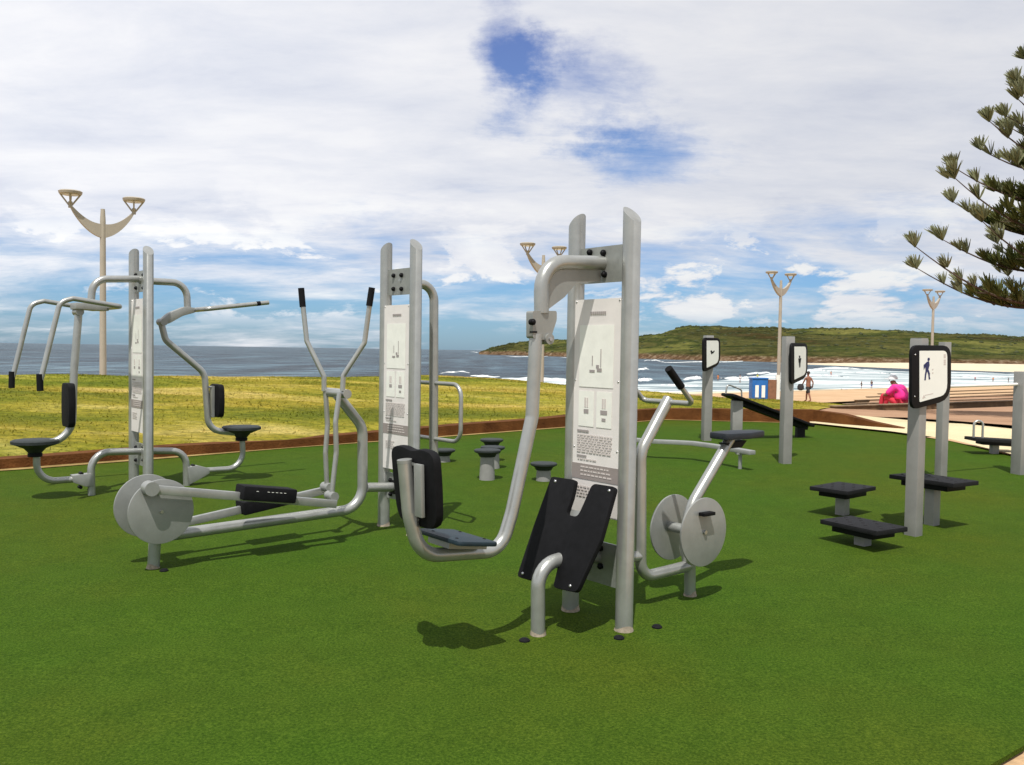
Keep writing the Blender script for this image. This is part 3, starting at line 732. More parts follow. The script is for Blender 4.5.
# --- ground sheet under everything near by
xs_ = lin(-70, 110, 90); ys_ = lin(-30, 75, 70)
vs = []
def ground_fn(x, y):
    p, q = pq(x, y); z = zt(x, y)-.035-.3*sstep(5.5, 8.5, y)
    if q > -19: z -= .25
    if q > -6: z = min(z, -1.6)
    if q > 4: z = -3.9
    return V((x, y, z))
grid('ground', xs_, ys_, ground_fn, CONC)

# --- turf
edgeL = [xy(p, QE) for p in lin(-22, 5.4, 24)]
rb = [(813, 424.3), (850, 428.5), (890, 432.7), (920, 436.3), (951, 441), (985, 448.5), (1024, 459)]
poly = [V((*e, 0)) for e in edgeL] + [G(x, y) for x, y in rb]
poly += [V((7.6, 9.6, 0)), V((6.2, 7.8, 0)), V((4.4, 6.0, 0)), G(1024, 745.5), G(990, 765), V((-.5, .6, 0)), V((-3, -3, 0)), V((-17, -3, 0))]
poly = [V((p.x, p.y, SL*p.y)) for p in poly]
mbt = MB().prism(poly, Z, -.02, 0.0); o = mbt.build('turf', TURF); o['kind'] = 'structure'

# --- grass bank with promenade, seawall
ps = lin(-45, 7, 60)+lin(7.6, 34, 44)[0:]
def bank_fn(p, q):
    x, y = xy(p, q)
    qmin = QE
    return V((x, y, zn(x, y)+.0))
qs = lin(QE, -5, 34)+lin(-4.8, -2.2, 8)
# on the right the bank begins further back, beyond the plaza
def bank2(p, q):
    t = (q-QE)/(-2.2-QE); qa = QE+max(0, p-9)*.42; qq = qa+( -2.2-qa)*t if qa < -2.4 else -2.3+.1*t
    return bank_fn(p, qq)
bank = grid('grass_bank', ps, qs, lambda p, q: bank2(p, q)+Z*.012, BANK)
grid('promenade', lin(-60, 300, 60), lin(-2.6, 6.2, 4), lambda p, q: V((*xy(p, q), -.985)), PROM)
mb = MB(); a, b_ = V((*xy(-60, 6.4), 0)), V((*xy(300, 6.4), 0))
mb.box((a+b_)/2-Z*2.1, U, Q_, Z, 180, .2, 1.14)
tag(mb.build('seawall', SANDSTONE), 'long low pale stone seawall between the promenade and the beach', 'seawall')

# --- sandy path and plaza on the right, laid out from their outlines
def patch(name, low, high, nv, m, lift, fnz=None):
    a = [T(*p) for p in low]; b = [T(*p) for p in high]
    def rs(l, n):
        out = []
        for i in range(n+1):
            t = i/n*(len(l)-1); k = min(int(t), len(l)-2); out.append(l[k].lerp(l[k+1], t-k))
        return out
    n = 36; a, b = rs(a, n), rs(b, n); vs = []
    for j in range(nv+1):
        for i in range(n+1):
            p = a[i].lerp(b[i], j/nv); vs.append(V((p.x, p.y, zt(p.x, p.y)+lift)))
    fs = [[j*(n+1)+i, j*(n+1)+i+1, (j+1)*(n+1)+i+1, (j+1)*(n+1)+i] for j in range(nv) for i in range(n)]
    o = MB().add(vs, fs, True).build(name, m, sharp=180); o['kind'] = 'structure'
    if sum(q.normal.z*q.area for q in o.data.polygons) < 0: o.data.flip_normals()
    return o
patch('plaza', [(800, 417), (860, 416), (905, 418), (951, 421), (1024, 427), (1150, 436), (1400, 455)],
      [(838, 407), (870, 401), (905, 397.5), (951, 395.5), (1024, 394.5), (1150, 395), (1400, 402)], 16, PLAZA, .010)
patch('sand_path', [(810, 424.6), (850, 429), (890, 433.2), (951, 441.5), (1024, 459.8), (1060, 472), (1120, 500)],
      [(804, 414), (860, 417), (905, 421.5), (951, 425), (1024, 432), (1150, 442), (1400, 462)], 12, SANDY, .035)

# --- red-brown timber edge along the turf
root = thing('timber_edging', V((*xy(-14, QE), 0)), 'long red-brown timber edging between the turf and the grass bank', 'edging')
oE = V((*xy(-14, QE), 0))
pts = [V((*xy(p, QE-.02), 0)) for p in lin(-34, 4.9, 26)] + [V((G(x, y).x, G(x, y).y, 0)) for x, y in ((813, 423.2), (840, 426), (872, 428.6), (907, 431))]
hs = []
for p in pts:
    pp, qq_ = pq(p.x, p.y)
    hs.append(.115+.09*sstep(-3, 5, pp))
hs[-4:] = [.25, .20, .12, .03]
mb = MB(); n = len(pts); vs = []
for i, p in enumerate(pts):
    d = (pts[min(i+1, n-1)]-pts[max(i-1, 0)]).normalized(); s_ = V((-d.y, d.x, 0)); z = SL*p.y; jit = .012*math.sin(i*2.3)
    vs += [p+s_*.0+Z*(z-.05), p+s_*.01+Z*(z+hs[i]+jit), p+s_*.26+Z*(z+hs[i]+jit), p+s_*.26+Z*(z-.05)]
fs = [[i*4+k, i*4+(k+1) % 4, i*4+4+(k+1) % 4, i*4+4+k] for i in range(n-1) for k in range(4)] + [[0, 1, 2, 3], [n*4-1, n*4-2, n*4-3, n*4-4]]
mb.add(vs, fs); mb.build('edge_board', TIMBER, root, oE)
# sandy fringe at its foot
vs = []
for i, p in enumerate(pts[:-2]):
    w = .10+.09*mnoise.noise(V((i*.9, 2, 0)))+.06*math.sin(i*1.7); d = (pts[i+1]-p).normalized(); s_ = V((d.y, -d.x, 0))
    vs += [p+Z*(SL*p.y+.006), p+s_*max(w, .02)+Z*(SL*p.y+.006)]
o = MB().add(vs, [[2*i, 2*i+1, 2*i+3, 2*i+2] for i in range(len(vs)//2-1)]).build('sand_fringe', sand_mat('dusty_sand', (.20, .13, .05), (.34, .25, .10), 3)); o['kind'] = 'structure'

# --- long low terrace walls beyond the plaza
PLANK = mat('tan_plank', (.13, .085, .045), .85, 0, vscale=3, col2=(.24, .16, .09))
ends = [(833, 408.6, 402.5), (844.6, 405, 399), (856, 401.3, 395.8), (867.5, 397.8, 392.6), (879, 394.6, 389.4)]
labs = ['nearest and longest low timber terrace wall, beside the person in pink', 'second low timber terrace wall behind the nearest one', 'middle low timber terrace wall of the five',
        'fourth low timber terrace wall, next to the farthest one', 'farthest low timber terrace wall, closest to the beach']
for k, (x, y, y2) in enumerate(ends):
    p = T(x, y); zb = zt(p.x, p.y); p2 = PZ(1060, y2-1.5, zb)
    d = (p2-p).normalized(); s_ = V((-d.y, d.x, 0)); ln = min((p2-p).length, 34)
    c = p+d*(ln/2); c.z = zb
    tw = thing('terrace_wall', V((p.x, p.y, zb)), labs[k], 'terrace wall', 'low timber terrace walls above the beach')
    MB().box(c-Z*.03, d, s_, Z, ln/2, .10, .085).build('wall_board', TERRACE, tw, (p.x, p.y, zb))
    MB().box(c+Z*.067, d, s_, Z, ln/2+.03, .13, .012).build('top_plank', PLANK, tw, (p.x, p.y, zb))

# --- beach, sea, foam
shore = [(380, 396), (470, 394), (560, 393), (650, 392), (700, 391.6), (760, 391), (830, 389), (900, 387.5), (960, 386), (1024, 384), (1100, 382.5), (1250, 380)]
so = [PZ(x, y, -5.97) for x, y in shore]
def beach_fn(i, t):
    k = min(int(i), len(so)-2); a = so[k].lerp(so[k+1], i-k)
    pp = (-30, -5, 12, 22, 34, 46, 60, 78, 100, 130, 170, 220)
    p = pp[k]+(pp[k+1]-pp[k])*(i-k); b_ = V((*xy(p, 6.5), -2.9))
    v = b_.lerp(a, t); v.z = -2.9+(-5.97+2.9)*(t**.8) + (.12*mnoise.noise(V((v.x*.08, v.y*.08, 0))) if t < .95 else 0)
    return v
grid('beach', lin(0, len(so)-1, 66), lin(0, 1, 24), beach_fn, BEACH)
shf = [(770, 363.6), (800, 364.2), (835, 365.6), (870, 367.3), (920, 369.3), (980, 371), (1024, 372.5), (1100, 377), (1250, 381)]
a = [PZ(x, y, -5.96) for x, y in shf]
b_ = [V((p.x*k, p.y*k, -3.2)) for p, k in zip(a, (1.0, 1.06, 1.16, 1.28, 1.36, 1.45, 1.55, 1.6, 1.6))]
def far_fn(i, t):
    k = min(int(i), len(a)-2); p, q = a[k].lerp(a[k+1], i-k), b_[k].lerp(b_[k+1], i-k); v = p.lerp(q, t); v.z = -5.96+2.7*t*min(1, (i/4)**1.5); return v
grid('far_beach', lin(0, len(a)-1, 30), lin(0, 1, 6), far_fn, BEACH)

def sea_mat():
    m, nt, N, L, b, g = new('sea_water'); P = g.outputs['Position']
    w1 = noise(N, L, P, .06, 6, .62, stretch=(.6, 1.5, 1)); w2 = noise(N, L, P, .6, 4, .6, stretch=(.5, 1.3, 1)); w3 = noise(N, L, P, .006, 4, .55, stretch=(.4, 1.2, 1))
    c = ramp(N, L, w1, [(.36, (.006, .016, .026)), (.5, (.022, .046, .068)), (.62, (.085, .13, .16))])
    t = ramp(N, L, w3, [(.35, (.75, .85, .9)), (.65, (1.15, 1.2, 1.15))])
    c = mix(N, L, 1.0, c, t, 'MULTIPLY')
    w4 = noise(N, L, P, .05, 5, .7, stretch=(1.0, .10, 1))
    c = mix(N, L, 1.0, c, ramp(N, L, w4, [(.36, (.45, .48, .52)), (.5, (1, 1, 1)), (.64, (1.9, 1.8, 1.7))]), 'MULTIPLY')
    cap = N.new('ShaderNodeMapRange'); cap.inputs['From Min'].default_value = .70; cap.inputs['From Max'].default_value = .76
    L.new(w1, cap.inputs['Value']); cm = N.new('ShaderNodeMath'); cm.operation = 'MULTIPLY'; cm.inputs[1].default_value = .45; L.new(cap.outputs['Result'], cm.inputs[0])
    c = mix(N, L, cm.outputs[0], c, (.55, .58, .58))
    L.new(c, b.inputs['Base Color']); b.inputs['Roughness'].default_value = .42; b.inputs['Specular IOR Level'].default_value = .28
    ad = N.new('ShaderNodeMath'); ad.operation = 'ADD'; L.new(w1, ad.inputs[0]); L.new(w2, ad.inputs[1])
    bump(N, L, b, ad.outputs[0], 1.0, 2.2); return m
sea_r = [60, 120, 200, 300, 450, 700, 1100, 1800, 3000, 6000, 12000, 30000]
vs = []; fs = []; na = 48
for r in sea_r:
    for k in range(na+1):
        an = math.radians(-80+160*k/na); vs.append(V((r*math.sin(an), r*math.cos(an), -6.0)))
for j in range(len(sea_r)-1):
    for k in range(na): fs.append([j*(na+1)+k, j*(na+1)+k+1, (j+1)*(na+1)+k+1, (j+1)*(na+1)+k])
o = MB().add(vs, fs, True).build('sea', sea_mat(), sharp=180); o['kind'] = 'structure'
if o.data.polygons[0].normal.z < 0: o.data.flip_normals()

def foam_mat(name, lo, hi, sc, st):
    m, nt, N, L, b, g = new(name); P = g.outputs['Position']
    n1 = noise(N, L, P, sc, 7, .7, stretch=st, dist=.6)
    c = ramp(N, L, n1, [(lo, (.09, .14, .16)), ((lo+hi)/2, (.45, .50, .50)), (hi, (.78, .78, .76))])
    L.new(c, b.inputs['Base Color']); b.inputs['Roughness'].default_value = .8; bump(N, L, b, n1, 1.0, .8); return m
FOAM = foam_mat('surf_foam', .42, .64, .06, (.4, 1.5, 1)); WAVE = foam_mat('breaker_foam', .30, .56, .3, (.6, 1.4, 1))
def strip(name, top, bot, z, m, nv=6):
    a = [PZ(x, y, z) for x, y in bot]; b_ = [PZ(x, y, z) for x, y in top]; vs = []; n = 60
    def rs(l, n):
        out = []
        for i in range(n+1):
            t = i/n*(len(l)-1); k = min(int(t), len(l)-2); out.append(l[k].lerp(l[k+1], t-k))
        return out
    a, b_ = rs(a, n), rs(b_, n)
    for j in range(nv+1):
        for i in range(n+1):
            t = j/nv
            if j == nv: t += .22*mnoise.noise(V((i*.45, z*7, 1)))
            vs.append(a[i].lerp(b_[i], t))
    fs = [[j*(n+1)+i, j*(n+1)+i+1, (j+1)*(n+1)+i+1, (j+1)*(n+1)+i] for j in range(nv) for i in range(n)]
    o = MB().add(vs, fs, True).build(name, m, sharp=180); o['kind'] = 'structure'
    if o.data.polygons[0].normal.z < 0: o.data.flip_normals()
strip('surf', [(400, 381), (440, 381), (480, 380.3), (520, 379), (563, 378.3), (600, 381), (640, 385), (680, 383.5), (712, 380), (745, 376.5), (775, 374), (800, 371), (835, 367.5), (860, 368.3), (920, 370.5), (980, 372.5), (1024, 374), (1120, 379), (1250, 380.5)],
      [(400, 398), (440, 397), (480, 396), (520, 395), (563, 394), (600, 394), (640, 393), (680, 393), (712, 392), (745, 391.7), (775, 391.3), (800, 390.5), (835, 389.3), (860, 388.6), (920, 387.3), (980, 385.8), (1024, 384.3), (1120, 382.5), (1250, 381.5)], -5.93, FOAM)
def breaker(x0, x1, y, hgt, k):
    n = 30; vs = []; prof = [(-1.6, -.05), (-.9, .15), (-.35, .75), (0, 1.0), (.35, .9), (.8, .35), (1.8, -.05)]
    for i in range(n+1):
        t = i/n; x = x0+(x1-x0)*t; p = PZ(x, y+.5*math.sin(t*5+k)+.3*math.sin(t*13+k), -6.0)
        env = math.sin(math.pi*min(1, max(0, t)))**.6*(.65+.5*abs(mnoise.noise(V((t*7, k*3.1, 0)))))
        for (a_, h) in prof: vs.append(p+V((0, a_*hgt*2.2*(.6+.8*env), max(h*hgt*env, -.05))))
    m_ = len(prof)
    fs = [[i*m_+j, i*m_+j+1, (i+1)*m_+j+1, (i+1)*m_+j] for i in range(n) for j in range(m_-1)]
    o = MB().add(vs, fs, True).build('breaking_wave', WAVE, sharp=180); o['kind'] = 'structure'
    if sum(q.normal.z*q.area for q in o.data.polygons) < 0: o.data.flip_normals()
for k, (x0, x1, y, hg) in enumerate([(636, 653, 380.3, .9), (636, 649, 369.5, .9), (684, 704, 379.2, 1.0), (644, 664, 360.9, 1.0), (470, 500, 376.6, .5), (500, 566, 379.6, .9), (720, 752, 378.2, .7),
                                   (745, 772, 373.6, .8), (784, 835, 371.5, 1.0), (812, 870, 369, .9), (470, 490, 352.6, 2.0), (560, 640, 358.2, 1.0), (505, 560, 356.4, 1.0), (660, 772, 361.9, .8), (440, 470, 372.5, .4), (795, 850, 376.5, .7), (840, 905, 373.5, .7), (660, 700, 386, .7), (950, 1024, 377, .6)]):
    breaker(x0, x1, y, hg, k)

# --- headland
def head_mat():
    m, nt, N, L, b, g = new('headland_scrub'); P = g.outputs['Position']
    sp = N.new('ShaderNodeSeparateXYZ'); L.new(P, sp.inputs[0])
    n1 = noise(N, L, P, .022, 8, .68, stretch=(.6, .8, 2.4)); n2 = noise(N, L, P, .010, 6, .62, stretch=(.45, .5, 7)); n3 = noise(N, L, P, .16, 5, .75)
    c = ramp(N, L, n2, [(.30, (.085, .048, .020)), (.40, (.030, .034, .010)), (.47, (.082, .078, .024)), (.53, (.030, .042, .010)), (.60, (.108, .110, .030)), (.70, (.14, .13, .04))])
    d = ramp(N, L, n1, [(.3, (.50, .54, .48)), (.5, (.98, .98, .98)), (.72, (1.3, 1.27, 1.25))]); e = ramp(N, L, n3, [(.3, (.55, .55, .5)), (.7, (1.4, 1.4, 1.3))])
    c = mix(N, L, 1.0, c, d, 'MULTIPLY'); c = mix(N, L, 1.0, c, e, 'MULTIPLY')
    rk = ramp(N, L, n3, [(.3, (.035, .020, .012)), (.5, (.12, .07, .035)), (.75, (.34, .27, .19))])
    zz = N.new('ShaderNodeMath'); zz.operation = 'MULTIPLY_ADD'; L.new(n1, zz.inputs[0]); zz.inputs[1].default_value = -9.0; L.new(sp.outputs['Z'], zz.inputs[2])
    mr = N.new('ShaderNodeMapRange'); mr.inputs['From Min'].default_value = -6.5; mr.inputs['From Max'].default_value = -3.0; L.new(zz.outputs[0], mr.inputs['Value'])
    c = mix(N, L, mr.outputs['Result'], rk, c)
    L.new(c, b.inputs['Base Color']); b.inputs['Roughness'].default_value = 1; b.inputs['Specular IOR Level'].default_value = .05
    bump(N, L, b, n3, 1.0, 4.0); return m
hx = [(479, 352.3), (484, 350.3), (490, 348.6), (498, 346.6), (510, 343.5), (525, 341.8), (545, 340.5), (565, 339.5), (590, 338.5), (615, 337), (642, 335.3), (656, 334.6), (664, 332.4), (672, 329.3), (684, 327.3), (720, 327), (760, 327.8), (800, 328.6), (850, 329.5),
      (900, 331.5), (960, 334.5), (1024, 337.5), (1100, 339), (1250, 341), (1400, 343)]
hd_ = [(479, 1500), (500, 1420), (560, 1250), (640, 1080), (700, 960), (800, 880), (870, 830), (1024, 830), (1400, 700)]
def itp(tb, x):
    for (a, va), (b, vb) in zip(tb, tb[1:]):
        if x <= b: return va+(vb-va)*max(0, (x-a)/(b-a))
    return tb[-1][1]
def head_fn(px, r):
    Yb = itp(hd_, px); dep = 60+240*sstep(479, 660, px); yt = itp(hx, px)
    y = Yb+dep*r
    top = PY(px, yt, Yb+dep*.8)
    x = PY(px, yt, y).x
    H_ = top.z+6
    if r < .06: s_ = r/.06*.16
    elif r < .8: s_ = .16+.84*(((r-.06)/.74)**.85)
    else: s_ = 1+.03*(r-.8)
    if r > 1: s_ = max(0, 1-(r-1)*2)
    ns = mnoise.fractal(V((x*.02, y*.02, 0)), .9, 2.1, 5)*.09+mnoise.noise(V((x*.006, y*.006, 5)))*.06
    fade = (math.sin(math.pi*min(1, r))**.5 if r <= 1 else 0)
    z = -6.15+H_*s_*(1+ns*fade*1.3)
    if .7 < r <= 1: z += .9*mnoise.noise(V((x*.12, y*.12, 8)))+1.3*max(0, mnoise.noise(V((x*.045, y*.02, 4))))
    return V((x, y, z))
HEAD = head_mat()
grid('headland', lin(479, 1400, 420), lin(0, 1, 44)+[1.25, 1.5], head_fn, HEAD)

# scrub clumps covering the headland (one far mass)
mb = MB(); ico = bmesh.new(); bmesh.ops.create_icosphere(ico, subdivisions=1, radius=1)
iv = [v.co.copy() for v in ico.verts]; fi = [[v.index for v in f.verts] for f in ico.faces]; ico.free()
for k in range(1500):
    px = 486+random.random()*640; r = .10+.9*random.random()**.8
    if k % 2 == 0: r = random.uniform(.76, .88)
    p = head_fn(px, r); s_ = random.uniform(.6, 1.7)*(1.25 if k % 17 == 0 else 1)
    if k % 2 == 0: s_ *= .6+1.2*max(0, mnoise.noise(V((p.x*.02, 0, 7)))+.25)
    o_ = V((random.random(), random.random(), random.random()))*9
    mb.add([p+V((v.x*s_*1.7, v.y*s_*1.7, v.z*s_*(.8+.3*mnoise.noise(v*2+o_)))) * 1.0 + v*(s_*.35*mnoise.noise(v*2.3+o_)) for v in iv], fi, True)
SCRUB = mat('coastal_scrub', (.018, .026, .007), .95, 0, vscale=.03, col2=(.050, .058, .014), bump=0)
tag(mb.build('scrub', SCRUB, sharp=180), 'green scrub covering the headland', None, None, 'stuff')

# --- grass blades on the bank (ground cover)
vs = []; cnt = 0
while cnt < 60000:
    p = rng.uniform(-12, 31); q = QE+.25+(rng.random()**.9)*(12.6)
    if q > -4.7: continue
    if q < QE+max(0, p-9)*.42+.3: continue
    x, y = xy(p, q)
    if abs(x) > .62*y+1: continue
    z = zn(x, y); hgt = rng.uniform(.02, .05); an = rng.uniform(0, 6.28); w = rng.uniform(.006, .014); le = rng.uniform(-.06, .06, 2)
    b0 = V((x, y, z)); dv = V((math.cos(an)*w, math.sin(an)*w, 0))
    vs += [b0-dv, b0+dv, b0+V((le[0], le[1], hgt))]; cnt += 1
me = bpy.data.meshes.new('grass'); me.from_pydata([tuple(v) for v in vs], [], [[3*i, 3*i+1, 3*i+2] for i in range(cnt)])
BLADE = bank_mat('grass_blade'); me.materials.append(BLADE)
og = bpy.data.objects.new('grass', me); COL.objects.link(og); tag(og, 'yellow-green rough grass on the bank', None, None, 'stuff')

# ================================================================== lamps
def lamp(k, base, label):
    t = thing('promenade_lamp', base, label, 'street lamp', 'twin headed lamps along the promenade')
    top = 6.62; mb = MB().tube([base-Z*.1, base+Z*(top-.35)], .105, 20, r_end=.08).build('pole', LAMPPAINT, t, base)
    MB().tube([base+Z*(top-.35), base+Z*top], .08, 16, r_end=.06).build('finial', LAMPPAINT, t, base)
    MB().cyl(base, base+Z*.25, .2, 20).build('base_collar', LAMPPAINT, t, base)
    c = base+Z*(top-.60)
    # crescent arm: deep in the middle, tapering to the ends
    N_ = Q_; n = 24; up_, dn = [], []
    for i in range(n+1):
        a = -1+2*i/n; x = .90*a
        yb = .60*(a*a); th = .36*(1-abs(a))**.6+.06
        up_.append(c+U*x+Z*(yb+th*.35)); dn.append(c+U*x+Z*(yb-th*.65))
    vs = []
    for i in range(n+1): vs += [up_[i]+N_*.06, up_[i]-N_*.06, dn[i]-N_*.06, dn[i]+N_*.06]
    fs = [[i*4+q, i*4+(q+1) % 4, i*4+4+(q+1) % 4, i*4+4+q] for i in range(n) for q in range(4)]+[[3, 2, 1, 0], [n*4, n*4+1, n*4+2, n*4+3]]
    MB().add(vs, fs, False).build('crescent_arm', LAMPPAINT, t, base)
    for sg in (-1, 1):
        e = c+U*(.90*sg)+Z*.64
        hd = MB().lathe([(.27, .28), (.31, .30), (.33, .37), (.29, .40), (.05, .41)], e, 24).build('lamp_head', LAMPPAINT, t, base)
        MB().lathe([(.05, .265), (.25, .27), (.25, .285)], e, 24).build('lens', LENS, hd, base)
        for k2 in range(4):
            an = k2*math.pi/2+.4; MB().cyl(e-Z*.08, e+V((math.cos(an)*.27, math.sin(an)*.27, .29)), .025, 8).build('stay', LAMPPAINT, hd, base)
        MB().cyl(e-Z*.1, e+Z*.08, .06, 12).build('neck', LAMPPAINT, hd, base)
labs = ['beige lamp with two heads on a crescent arm at far left beyond the grass bank', 'beige lamp mostly hidden behind the front machine, mainly its two heads showing',
        'beige lamp with two heads standing beside the blue cabinet', 'most distant lamp with two heads, rising behind the walking figure sign']
lx = [103, 541.5, 778.5, 931]
for k in range(4):
    p_ = R0+V((13.35*k, 11.0*k, 0)); y = p_.y
    p_ = PY(lx[k], 380, y); lamp(k, V((p_.x, y, -1.0)), labs[k])
# small notice on the third lamp
p_ = PY(778.5, 352, 49.0)

# ================================================================== blue cabinet beside the lamp
c0, c1 = PZ(750, 400.5, -1.0), None
yb = 46.5
def pc2(x, y): return PY(x, y, yb)
bl_, br_ = pc2(750.3, 400), pc2(765.8, 400); O = V(((bl_.x+br_.x)/2, yb, -1.0))
t = thing('beach_cabinet', O, 'blue cabinet with two white panels and a brown side beside the lamp pole', 'cabinet')
w = (br_.x-bl_.x)/2; h = pc2(760, 379).z+1.0
X1, Y1 = V((1, 0, 0)), V((0, 1, 0))
bd = MB().box(O+Z*(h/2), X1, Y1, Z, w, .35, h/2).build('cabinet_body', BLUEPAINT, t, O, bevel=.03)
for x in (-.42, .40): MB().box(O+X1*(w*x)+Y1*-.36+Z*(h*.50), X1, Y1, Z, w*.22, .02, h*.25).build('white_panel', WHITEPAINT, bd, O)
MB().box(O+X1*(w*-.02)+Z*(h+.03), X1, Y1, Z, w*1.05, .38, .04).build('lid', BLUEPAINT, t, O, bevel=.02)
MB().box(O+X1*(w+.24)+Z*(h*.49), X1, Y1, Z, .22, .30, h*.49).build('side_board', BROWNPAINT, t, O)
MB().box(O+X1*(w+.60)+Z*(h*.56), X1, Y1, Z, .10, .06, h*.62).build('white_post', WHITEPAINT, t, O)

# ================================================================== people
SKIN = mat('skin', (.22, .085, .045), .6, 0, var=.08, vscale=9)
def clothmat(n, c): return mat(n, c, .85, 0, var=.12, vscale=7)
def skinmesh(name, J, E, material, parent, O, sub=2):
    me = bpy.data.meshes.new(name); keys = list(J); idx = {k: i for i, k in enumerate(keys)}
    me.from_pydata([tuple(J[k][0]) for k in keys], [(idx[a], idx[b]) for a, b in E], [])
    ob = bpy.data.objects.new(name, me); COL.objects.link(ob)
    sk = ob.modifiers.new('s', 'SKIN'); sk.use_smooth_shade = True
    for i, k in enumerate(keys):
        d = me.skin_vertices[0].data[i]; r = J[k][1]; d.radius = (r, r) if not isinstance(r, tuple) else r; d.use_root = (i == 0)
    ss = ob.modifiers.new('u', 'SUBSURF'); ss.levels = sub; ss.render_levels = sub
    bpy.context.view_layer.update()
    dg = bpy.context.evaluated_depsgraph_get(); nm = bpy.data.meshes.new_from_object(ob.evaluated_get(dg))
    bpy.data.objects.remove(ob); nm.name = name; nm.materials.clear(); nm.materials.append(material)
    for p in nm.polygons: p.use_smooth = True
    o = bpy.data.objects.new(name, nm); COL.objects.link(o); o.parent = parent
    return o
def person(loc, rotz, pose, label, clothes, hair=(.02, .012, .008), scale=1.0, group=None, hat=None):
    """clothes: list of (name, material, {joint: radius factor}, edges)"""
    t = thing('person', loc, label, 'person', group); t.rotation_euler = (0, 0, rotz); t.scale = (scale,)*3
    J = {k: (V(p), r) for k, (p, r) in pose.items()}
    E = [('hip', 'belly'), ('belly', 'chest'), ('chest', 'neck'), ('neck', 'jaw'), ('jaw', 'head')]
    for s_ in 'LR':
        E += [('chest', 'sh'+s_), ('sh'+s_, 'el'+s_), ('el'+s_, 'wr'+s_), ('wr'+s_, 'ha'+s_), ('hip', 'th'+s_), ('th'+s_, 'kn'+s_), ('kn'+s_, 'an'+s_), ('an'+s_, 'to'+s_)]
    skinmesh('body', J, E, SKIN, t, loc)
    for nm, mt, rad, ed in clothes:
        Jc = {k: (J[k][0], f) for k, f in rad.items()}
        skinmesh(nm, Jc, ed, mt, t, loc)
    hd = J['head'][0]; hm = mat('hair', hair, .7)
    fwd_ = V((0, 1, 0))
    mb = MB().dome(hd+V((0, -.015, .0)), V((0, -.35, 1)).normalized(), .105, .125, 14)
    if not hat: mb.build('hair', hm, t)
    if hat:
        mb = MB().dome(hd+Z*.02, Z, .125, .13, 16); mb.cyl(hd+V((0, .05, .02)), hd+V((0, .05, .035)), .16, 18); mb.build('hat', hat, t)
    mb = MB().dome(hd+V((0, .085, -.01)), V((0, 1, -.2)).normalized(), .014, .028, 8); mb.build('nose', SKIN, t)
    return t
def stand(step=0.0, lean=0.0, arm=.0):
    P = {'hip': ((0, 0, .95), (.15, .105)), 'belly': ((0, lean*.2, 1.12), (.135, .095)), 'chest': ((0, lean*.5, 1.36), (.16, .105)), 'neck': ((0, lean*.6, 1.50), .052), 'jaw': ((0, lean*.7+.02, 1.58), (.07, .08)), 'head': ((0, lean*.75+.01, 1.68), (.078, .092))}
    for s_, sg in (('L', -1), ('R', 1)):
        st = step*sg
        P['sh'+s_] = ((.19*sg, lean*.5, 1.40), .058); P['el'+s_] = ((.25*sg, lean*.4-st*.5+arm*.1, 1.13), .045); P['wr'+s_] = ((.26*sg, lean*.5-st*.6+.08+arm*.25, .90), .034); P['ha'+s_] = ((.26*sg, lean*.5-st*.6+.11+arm*.3, .81), .036)
        P['th'+s_] = ((.095*sg, st*.15, .84), .088); P['kn'+s_] = ((.10*sg, st*.75+.03, .49), .06); P['an'+s_] = ((.10*sg, st*1.1-.03, .09+max(0, -st)*.1), .042); P['to'+s_] = ((.11*sg, st*1.1+.14, .035+max(0, -st)*.06), .035)
    return P
leg_e = [('hip', 'thL'), ('thL', 'knL'), ('hip', 'thR'), ('thR', 'knR')]
def shorts(m, long=True): return ('shorts', m, {'hip': (.165, .12), 'thL': .105, 'knL': .085, 'thR': .105, 'knR': .085}, leg_e)
def shirt(m): return ('shirt', m, {'hip': (.158, .115), 'belly': (.150, .110), 'chest': (.172, .12), 'shL': .072, 'elL': .06, 'shR': .072, 'elR': .06},
                      [('hip', 'belly'), ('belly', 'chest'), ('chest', 'shL'), ('shL', 'elL'), ('chest', 'shR'), ('shR', 'elR')])
DARKCL = clothmat('dark_cloth', (.02, .018, .02)); PINK = clothmat('pink_cloth', (.85, .03, .28)); RED = clothmat('red_cloth', (.6, .03, .06)); WH = clothmat('white_cloth', (.75, .75, .75))
ORANGE = clothmat('orange_cloth', (.8, .25, .04)); LIME = clothmat('lime_cloth', (.65, .68, .15)); BLUEC = clothmat('blue_cloth', (.05, .12, .4)); PALE = clothmat('pale_cloth', (.6, .55, .48))
wk = PZ(808, 402, -.985)
pw = person(wk, math.radians(25), stand(.26, .05), 'person walking on the promenade, bare reddish torso and dark shorts, carrying a dark bag', [shorts(DARKCL)], scale=.93)
bag = MB().lathe([(.05, 0), (.16, .05), (.18, .2), (.12, .34), (.04, .36)], wk+V((-.42, .0, .62)), 16)
tag(bag.build('shoulder_bag', DARKCL, None, wk+V((-.42, 0, .62))), 'dark bag hanging beside the walking person on the promenade', 'bag')
